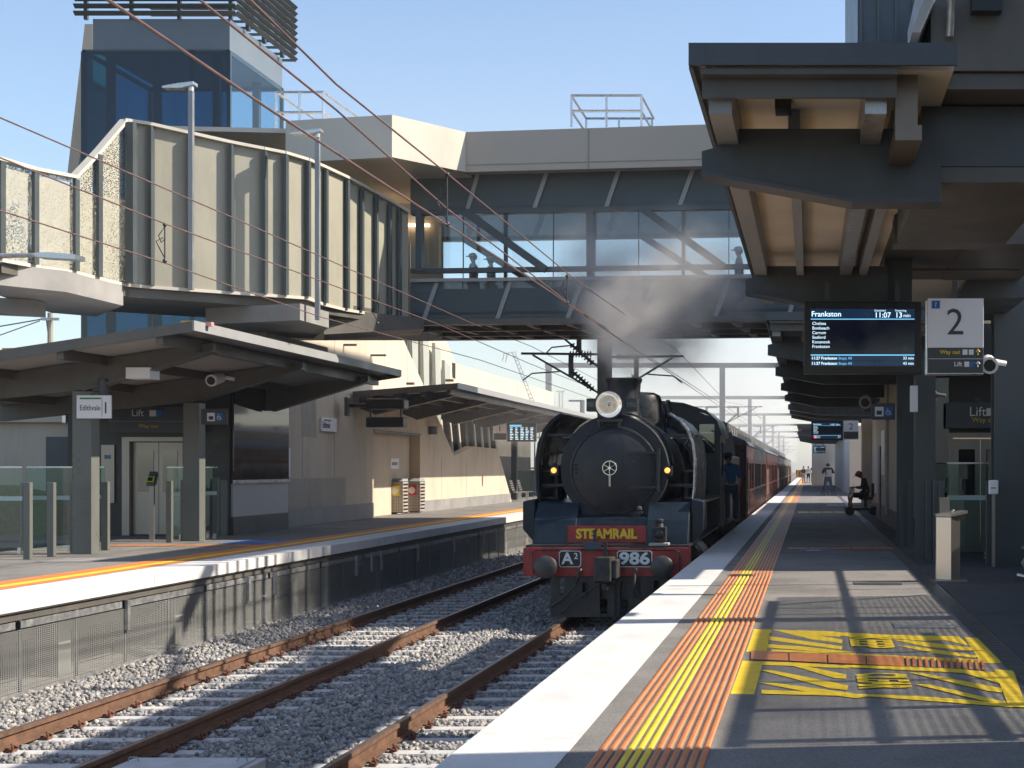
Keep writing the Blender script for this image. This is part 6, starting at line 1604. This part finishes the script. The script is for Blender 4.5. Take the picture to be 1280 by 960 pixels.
def person(label, loc, rz, pose, cat='person', shirt='shirt_blk', legs='jeans', cap=None, hair='hair', sleeves=.5, shorts=False, scale=1., group=None, hands=True):
    t = thing('person', label, cat, loc, group); t.rotation_euler = (0,0,rz); t.scale = (scale,)*3
    P_ = pose
    J = []; E = []
    def add(p, r, par=None):
        J.append((*p, r)); 
        if par is not None: E.append((par, len(J)-1))
        return len(J)-1
    pel = add(P_['pelvis'], .115); ab = add(P_['waist'], .105, pel); ch = add(P_['chest'], .125, ab); nk = add(P_['neckb'], .06, ch); nt = add(P_['neck'], .052, nk); hd = add(P_['head'], .085, nt)
    hv = (V(P_['head'])-V(P_['neck'])).normalized(); tp_ = add(tuple(V(P_['head'])+hv*.085), .07, hd)
    face = V(P_.get('face', (0,1,0))).normalized()
    nz = add(tuple(V(P_['head'])+face*.088-hv*.01), .018, hd)
    for s in ('l', 'r'):
        sh = add(P_['sh'+s], .06, ch); el = add(P_['el'+s], .043, sh); wr = add(P_['wr'+s], .028, el)
        if hands: hand(J, E, wr, V(P_['wr'+s])-V(P_['el'+s]), 1 if s == 'l' else -1)
        hp = add(P_['hp'+s], .088, pel); kn = add(P_['kn'+s], .058, hp); an = add(P_['an'+s], .04, kn); ft = add(P_['ft'+s], .035, an)
    obj_ = skinfig('body', J, E, M['skin'], t)
    g = lambda k, r: (*P_[k], r)
    up = .0
    Js = [g('pelvis',.14),g('waist',.13),g('chest',.155),g('neckb',.085)]; Es = [(0,1),(1,2),(2,3)]
    for s in ('l','r'):
        n = len(Js); e_ = V(P_['sh'+s]).lerp(V(P_['el'+s]), min(1, sleeves*2)); Js.append(g('sh'+s,.082)); Js.append((*e_, .066)); Es += [(2,n),(n,n+1)]
        if sleeves > .5:
            w_ = V(P_['el'+s]).lerp(V(P_['wr'+s]), (sleeves-.5)*2); Js.append((*w_, .045)); Es.append((n+1,n+2))
    skinfig('shirt', Js, Es, M[shirt], t, root=0)
    Jt = [g('pelvis',.148)]; Et = []
    for s in ('l','r'):
        n = len(Jt); Jt.append(g('hp'+s,.108)); Et.append((0,n)); Jt.append(g('kn'+s,.082 if not shorts else .09)); Et.append((n,n+1))
        if not shorts: Jt.append((*V(P_['kn'+s]).lerp(V(P_['an'+s]), .93), .065)); Et.append((n+1,n+2))
    skinfig('trousers' if not shorts else 'shorts', Jt, Et, M[legs], t, root=0)
    for s in ('l','r'):
        a, c = V(P_['an'+s]), V(P_['ft'+s]); skinfig('shoe', [(*(a-V((0,0,.02))),.05),(*(a.lerp(c,.5)-V((0,0,.02))),.046),(*(c+(c-a)*.25),.038)], [(0,1),(1,2)], M['shirt_blk'], t)
    h_ = V(P_['head'])
    # eyes, ears
    sd = face.cross(hv).normalized()
    b = MB()
    for q in (-1,1): b.ball(h_+face*.078+sd*q*.032+hv*.015, .011, 6)
    objs('eye', b, M['black'], t, True)
    b = MB()
    for q in (-1,1): b.ball(h_+sd*q*.088, .026, 6, (.5,1,1))
    objs('ear', b, M['skin'], t, True)
    obj('mouth', MB().ball(h_+face*.080-hv*.048, .016, 6, (1.2,.5,.35)), M['redsign'], t, True)
    b = MB(); b.ball(h_+hv*.035-face*.022, .108, 12, (1,1,.98)); obj('hair', b, M[hair], t, True, True)
    if cap:
        b = MB(); b.lathe([(.112,0),(.112,.05),(.09,.09),(.05,.105),(0,.11)],h_+hv*.045,hv,14); b.ext([h_+hv*.055+face*.08+sd*.07,h_+hv*.05+face*.19+sd*.05,h_+hv*.05+face*.19-sd*.05,h_+hv*.055+face*.08-sd*.07], tuple(hv*.012)); obj('cap', b, M[cap], t, True, True)
    return t
def stand(**k):
    p = dict(pelvis=(0,0,.95), waist=(0,0,1.12), chest=(0,0,1.32), neckb=(0,0,1.46), neck=(0,0,1.52), head=(0,.02,1.64),
      shl=(-.19,0,1.42), ell=(-.25,-.02,1.14), wrl=(-.24,.08,.90), shr=(.19,0,1.42), elr=(.25,-.02,1.14), wrr=(.24,.08,.90),
      hpl=(-.10,0,.88), knl=(-.12,.02,.49), anl=(-.13,-.02,.09), ftl=(-.15,.14,.045), hpr=(.10,0,.88), knr=(.12,.02,.49), anr=(.13,-.02,.09), ftr=(.15,.14,.045))
    p.update(k); return p
# photographer seen from behind, bent over a tripod
g = G(1035,619.5)
ph = person('person bent over a camera tripod, black shirt, pale backpack and jeans, seen from behind', tuple(g), 0, stand(waist=(0,.02,1.14), chest=(0,.07,1.36), neckb=(0,.12,1.49), neck=(0,.16,1.54), head=(0,.24,1.62), face=(0,1,-.4),
   shl=(-.2,.08,1.43), ell=(-.31,.17,1.2), wrl=(-.14,.38,1.32), shr=(.2,.08,1.43), elr=(.31,.17,1.2), wrr=(.14,.38,1.32),
   hpl=(-.11,0,.9), knl=(-.17,.03,.5), anl=(-.2,0,.09), ftl=(-.22,.15,.045), hpr=(.11,0,.9), knr=(.17,.03,.5), anr=(.22,0,.09), ftr=(.25,.15,.045)), scale=1.04)
bp_ = tag(obj('backpack', MB().ext([(-.14,-.06,0),(-.15,-.2,.05),(-.13,-.22,.3),(-.12,-.05,.46),(-.14,.0,.3)], (.29,0,0)), M['khaki'], None, True, bevel=.04), 'pale grey backpack on the back of the tripod photographer', 'backpack'); bp_.location = g+V((.04,-.03,1.02))
tr_ = thing('camera_tripod', 'black camera tripod in front of the bent photographer', 'tripod', tuple(g+V((0,.45,0))))
for dx, dy in ((-.42,-.3),(.44,-.32),(0,.5)): obj('leg', MB().tube([(0,0,1.25),(dx*.55,dy*.55,.55),(dx,dy,0)], .02, 6), M['black'], tr_, True)
cm = obj('camera', MB().box(-.08,.08,-.06,.04,1.3,1.42).cyl((0,.04,1.36),(0,.16,1.36),.04,n=10), M['black'], tr_, True); obj('head', MB().cyl((0,0,1.2),(0,0,1.3),.03,n=8), M['black'], tr_, True)
# scooter rider
g = G(1078,644)
scx, scy = g.x, g.y
s_t = thing('mobility_scooter', 'black mobility scooter parked against the wall on the near platform', 'mobility scooter', (scx,scy,0))
def SL(x, y, z): return V((x,y,z))     # local: +x is back, rider faces -x (towards the track)
obj('chassis', MB().box(-.45,.42,-.26,.26,.16,.26), M['black'], s_t, True, bevel=.03)
for x in (-.42,.36):
    for y in (-.28,.28): obj('wheel', MB().torus((x,y,.15),Y_,.11,.045,18,8).cyl((x,y-.03,.15),(x,y+.03,.15),.08,n=12), M['black'], s_t, True, True)
obj('seat', MB().box(-.12,.34,-.24,.24,.52,.60).box(.30,.38,-.22,.22,.6,1.05), M['shirt_blk'], s_t, True, bevel=.02)
obj('seat_post', MB().box(.05,.15,-.06,.06,.26,.52), M['black'], s_t, True)
obj('tiller', MB().tube([(-.40,0,.24),(-.46,0,.6),(-.34,0,.92)], .03, 8).tube([(-.36,-.24,.93),(-.36,.24,.93)], .018, 6), M['alu'], s_t, True, True)
obj('shroud', MB().ext([(-.5,-.16,.26),(-.42,-.16,.62),(-.36,-.16,.6),(-.34,-.16,.26)], (0,.32,0)), M['black'], s_t, True, bevel=.03)
person('person in a red cap and dark clothes seated on the mobility scooter, head bowed', (scx,scy,0), R(90), dict(pelvis=(0,-.12,.68), waist=(0,-.14,.86), chest=(0,-.10,1.06), neckb=(0,-.04,1.18), neck=(0,.0,1.23), head=(0,.09,1.31), face=(0,1,-.55),
   shl=(-.19,-.06,1.14), ell=(-.26,.02,.9), wrl=(-.12,.26,.92), shr=(.19,-.06,1.14), elr=(.26,.02,.9), wrr=(.12,.26,.92),
   hpl=(-.1,-.08,.66), knl=(-.13,.34,.66), anl=(-.13,.42,.30), ftl=(-.13,.56,.24), hpr=(.1,-.08,.66), knr=(.13,.34,.66), anr=(.13,.42,.30), ftr=(.13,.56,.24)), cap='capred', shorts=True, legs='shirt_blk', sleeves=.9)
# driver leaning from the cab side
g = P(914,590,35.75)
person('person in a blue work shirt and cap leaning out beside the engine cab', (g.x,35.75,.16), R(180), stand(waist=(0,.03,1.12), chest=(.03,.05,1.33), neckb=(.05,.08,1.46), neck=(.06,.10,1.52), head=(.07,.13,1.63), shl=(-.15,.05,1.42), ell=(-.22,.06,1.12), wrl=(-.20,.16,.88), elr=(.30,.12,1.2), wrr=(.26,.32,1.06)), shirt='shirt_blu', legs='jeans', cap='shirt_blk', sleeves=.5)
# distant group at the platform end
for i, (px, sh, lg, lab) in enumerate(((1010.5,'shirt_wht','shirt_blk','person in a white top and dark shorts in the far platform end group'),(1016.5,'shirt_red','shirt_blk','tallest person in a red top in the far platform end group'),(1024.5,'khaki','maroon','person in pale top and red trousers at right of the far group'),(1004.5,'shirt_blk','khaki','person in dark top at left of the far group by the striped barrier'))):
    person(lab, ((px-CX)*150/F,150,0), R(160+i*20), stand(), shirt=sh, legs=lg, scale=.98 if i != 1 else 1.08, shorts=(i == 0), hands=False)
# people walking in the footbridge
zf_ = Z5[4]+.305
for px, off, sh, lab, sc_ in ((592,1.2,'khaki','person with pale cap walking in the left end of the footbridge, head showing',.86),(614,1.6,'shirt_wht','person with a light hat just right of the first walker in the footbridge',.85),(924,1.3,'shirt_blu','person with a cap facing left at the right end of the footbridge',.9)):
    q = PB(px,330,off)
    hz = q
    person(lab, (q.x,q.y,zf_), R(90), stand(), shirt=sh, cap='khaki', scale=sc_, hands=False)

# ================================================================ OVERHEAD LINES
def cable(name, lab, pts, r, m, group=None):
    t = tag(obj(name, MB().tube(pts, r, 6), M[m], None), lab, 'wire', group); return t
Wn = []
def wire_px(pp, X):   # pixel polyline on the vertical plane X = const (real catenary heights)
    return [PX(a, b, X) for a, b in pp]
far = lambda X, z: [V((X,60,z)), V((X,300,z))]
A = wire_px([(135,0),(345,142),(559,281),(690,366),(742,402)], -3.46); A = [A[0]+(A[0]-A[1])*1.0]+A
cable('contact_wire', 'copper contact wire over the right track, lowest of its three', A+[V((-3.46,37.5,3.9)),V((-3.46,85,3.95)),V((-3.46,300,4.0))], .009, 'wire')
B = wire_px([(250,0),(420,137),(560,262),(710,378),(745,402)], -3.8); B = [B[0]+(B[0]-B[1])]+B
cable('contact_wire', 'second copper wire over the right track, between the other two', B+[V((-3.6,37.5,4.05)),V((-3.6,85,4.3)),V((-3.6,300,4.1))], .009, 'wire')
C = wire_px([(313,0),(420,105),(560,218),(722,352)], -3.46); C = [C[0]+(C[0]-C[1])]+C
cable('catenary_wire', 'uppermost copper catenary wire over the right track', C+[V((-3.46,37.5,4.62)),V((-3.46,60,4.3)),V((-3.46,85,5.2)),V((-3.46,125,4.6)),V((-3.46,165,5.2)),V((-3.46,300,4.8))], .008, 'wire')
D = wire_px([(-60,121),(0,147),(300,276),(590,404)], -7.25)
cable('catenary_wire', 'upper copper wire over the left track crossing the khaki cladding', D+[V((-7.25,37.5,4.72)),V((-7.25,60,4.4)),V((-7.25,85,5.2)),V((-7.25,300,4.8))], .008, 'wire')
E_ = wire_px([(-60,174),(0,197),(210,281),(545,404)], -7.25)
cable('contact_wire', 'lower copper wire over the left track crossing the khaki cladding', E_+[V((-7.25,37.5,4.25)),V((-7.25,85,4.1)),V((-7.25,300,4.1))], .008, 'wire')
F_ = wire_px([(-60,242),(0,263),(210,330),(400,396),(600,450)], -7.9)
cable('contact_wire', 'lowest copper wire at left running under the footbridge', F_+[V((-7.5,50,3.95)),V((-7.25,85,4.0)),V((-7.25,300,4.1))], .008, 'wire')
def dropper(lab, px, y0, y1, X):
    a, c = PX(px,y0,X), PX(px,y1,X)
    t = tag(obj('wire_dropper', MB().tube([a,c], .008, 5).tube([a+V((0,0,-.02)),a+V((-.07,0,-.12)),a+V((-.04,0,-.2)),a+V((.0,0,-.16))], .006, 4).tube([c+V((0,0,.03)),c+V((-.06,0,.14)),c+V((-.1,0,.22)),c+V((-.02,0,.26))], .006, 4).ball(a,.025,6).ball(c,.028,6), M['dwire']), lab, 'dropper')
dropper('thin wire dropper between the copper wires before the bridge roof', 559, 218, 280, -3.46)
dropper('thin wire dropper between the copper wires low before the bridge mesh', 709, 345, 378, -3.46)
dropper('thin wire dropper hanging against the khaki cladding', 206, 281, 326, -7.25)
dropper('small wire dropper under the walkway right end', 472, 378, 404, -7.25)
def cantilever(t, x0, Y, s, z, L):
    """bracket arm from mast at x0 reaching sideways s"""
    b = MB(); b.tube([(x0,Y,z+.0),(x0+s*L,Y,z+.02)], .035, 6); b.tube([(x0,Y,z-1.0),(x0+s*L*.85,Y,z-.02)], .03, 6); b.tube([(x0+s*L*.5,Y,z-.45),(x0+s*L*.86,Y,z-.50),(x0+s*L*.98,Y,z-.68)], .02, 5)
    b.box(x0+s*L*.35-.06,x0+s*L*.35+.06,Y-.05,Y+.05,z-.6,z)
    objs('bracket_arm', b, M['mast'], t)
    for (p0, p1) in (((x0+s*.15,Y,z),(x0+s*.75,Y,z)), ((x0+s*.12,Y,z-.93),(x0+s*.7,Y,z-.42))):
        b = MB(); p0 = V(p0); p1 = V(p1)
        for i in range(8):
            c = p0.lerp(p1, (i+.5)/8); d = (p1-p0).normalized(); b.cyl(c-d*.012, c+d*.012, .085, n=10)
        b.cyl(p0,p1,.035,n=8); obj('insulator', b, M['insul'], t)
t = thing('overhead_mast', 'steel overhead line mast between the tracks just behind the footbridge', 'mast', (-5.36,37.6,-1.3))
b = MB(); b.box(-5.53,-5.19,37.5,37.54,-1.3,5.9); b.box(-5.53,-5.19,37.80,37.84,-1.3,5.9); b.box(-5.38,-5.34,37.541,37.799,-1.3,5.9); obj('post', b, M['mast'], t)
cantilever(t, -5.53, 37.6, -1, 4.52, 2.0); cantilever(t, -5.19, 37.6, 1, 4.45, 1.9)
cantilever(t, -5.53, 37.6, -1, 5.2, 1.4)
def gantry(Y, zb, xl, xm, xr, lab, k):
    t = thing('overhead_gantry', lab, 'gantry', (xm,Y,-1.3), 'overhead line gantries spanning the tracks')
    obj('beam', MB().box(xl,xr,Y-.15,Y+.15,zb-.28,zb), M['mast'], t)
    for x in ((xl+.2, xm, xr-.2) if k else (xm,)):
        obj('post', MB().box(x-.16,x+.16,Y-.16,Y+.16,-1.3,zb-.285), M['mast'], t)
    cantilever(t, xm-.16, Y, -1, zb-2.6, 2.2); cantilever(t, xm+.16, Y, 1, zb-2.6, 2.2)
gn = ['first overhead gantry beyond the footbridge','second overhead gantry beyond the footbridge','third overhead gantry beyond the footbridge','fourth overhead gantry, small in the haze','fifth overhead gantry, faint in the haze','farthest overhead gantry, faintest in the haze']
for i, Y in enumerate((85,124,163,202,241,285)): gantry(Y, 7.75, -15.6, -5.15, 3.0 if i else 3.4, gn[i], True)
t = thing('street_lamp', 'small dark lamp post with thin arm above the far canopy left of the chimney', 'street lamp', tuple(P(733,515,70)))
obj('pole', MB().cyl(P(728,520,70),P(728,500,70),.12,n=8), M['mast'], t); obj('arm', MB().tube([P(728,501,70),P(711,501,70)], .05, 5), M['mast'], t)
t = thing('signal_bracket', 'pale pair of thin posts above the far canopy', 'post', tuple(P(701,510,72)))
obj('post', MB().cyl(P(699,514,72),P(699,488,72),.05,n=6).cyl(P(703,514,72),P(703,489,72),.05,n=6).beam(P(695,489,72),P(706,489,72),.05,.05), M['alu'], t)
# ================================================================ SMOKE AND HAZE
def volume(name, mb, col, dens, noise=None, lab=None, aniso=.2, fade=None):
    o = obj(name, mb, vm := bpy.data.materials.new(name)); vm.use_nodes = True; nt = vm.node_tree; L = nt.links.new
    for n in list(nt.nodes): nt.nodes.remove(n)
    out = nt.nodes.new('ShaderNodeOutputMaterial'); pv = nt.nodes.new('ShaderNodeVolumePrincipled'); L(pv.outputs[0], out.inputs['Volume'])
    pv.inputs['Color'].default_value = (*col, 1); pv.inputs['Density'].default_value = dens; pv.inputs['Anisotropy'].default_value = aniso
    return o, nt, pv
def smoke_nodes(nt, pv, dens, paths):
    """density = soft tube round a poly line of (point, radius) balls, broken up by noise"""
    L = nt.links.new
    g = nt.nodes.new('ShaderNodeNewGeometry')
    nz = nt.nodes.new('ShaderNodeTexNoise'); nz.inputs['Scale'].default_value = .75; nz.inputs['Detail'].default_value = 4; nz.inputs['Roughness'].default_value = .6
    L(g.outputs['Position'], nz.inputs['Vector'])
    off = nt.nodes.new('ShaderNodeVectorMath'); off.operation = 'MULTIPLY_ADD'; off.inputs[1].default_value = (1.3,1.3,1.3); off.inputs[2].default_value = (-.65,-.65,-.65)
    L(nz.outputs['Color'], off.inputs[0])
    ad = nt.nodes.new('ShaderNodeVectorMath'); ad.operation = 'ADD'; L(g.outputs['Position'], ad.inputs[0]); L(off.outputs[0], ad.inputs[1])
    tot = None
    for p, r, k in paths:
        ds = nt.nodes.new('ShaderNodeVectorMath'); ds.operation = 'DISTANCE'; ds.inputs[1].default_value = p; L(ad.outputs[0], ds.inputs[0])
        mr = nt.nodes.new('ShaderNodeMapRange'); mr.interpolation_type = 'SMOOTHSTEP'; mr.inputs[1].default_value = r; mr.inputs[2].default_value = r*.1; mr.inputs[3].default_value = 0; mr.inputs[4].default_value = k
        L(ds.outputs['Value'], mr.inputs[0])
        if tot is None: tot = mr.outputs[0]
        else:
            m_ = nt.nodes.new('ShaderNodeMath'); m_.operation = 'MAXIMUM'; L(tot, m_.inputs[0]); L(mr.outputs[0], m_.inputs[1]); tot = m_.outputs[0]
    n2 = nt.nodes.new('ShaderNodeMapRange'); n2.inputs[1].default_value = .40; n2.inputs[2].default_value = .60; L(nz.outputs['Fac'], n2.inputs[0])
    mu = nt.nodes.new('ShaderNodeMath'); mu.operation = 'MULTIPLY'; L(tot, mu.inputs[0]); L(n2.outputs[0], mu.inputs[1])
    m2 = nt.nodes.new('ShaderNodeMath'); m2.operation = 'MULTIPLY'; L(mu.outputs[0], m2.inputs[0]); m2.inputs[1].default_value = dens; L(m2.outputs[0], pv.inputs['Density'])
if SMOKE:
    o, nt, pv = volume('chimney_smoke', MB().box(-7.5,-.6,25.2,32.4,3.2,8.0), (.68,.66,.65), 1)
    smoke_nodes(nt, pv, 4.2, [((-3.5,27.05,3.5),.55,1.6),((-3.5,27.1,4.0),.85,1.1),((-3.5,27.5,4.6),1.15,.75),((-3.4,28.2,5.3),1.4,.42),((-2.6,29.2,5.5),1.5,.32),((-1.8,30.4,5.6),1.4,.22),((-4.2,28.6,5.6),1.3,.2),((-3.6,29.5,4.3),1.35,.6),((-3.0,31,4.3),1.4,.6)])
    tag(o, 'dark grey smoke rising from the engine chimney towards the footbridge', 'smoke', kind='stuff')
    o, nt, pv = volume('drifting_smoke', MB().box(-16,-1.9,40,230,2.4,15.), (.84,.83,.83), .0065, aniso=.0)
    tag(o, 'pale smoke drifting over the carriages and gantries behind the footbridge', 'smoke', kind='stuff')
if HAZE:
    o, nt, pv = volume('haze', MB().box(-402,402,-62,1502,-3,40), (.86,.89,.95), HAZE, aniso=.2)
    tag(o, kind='stuff')
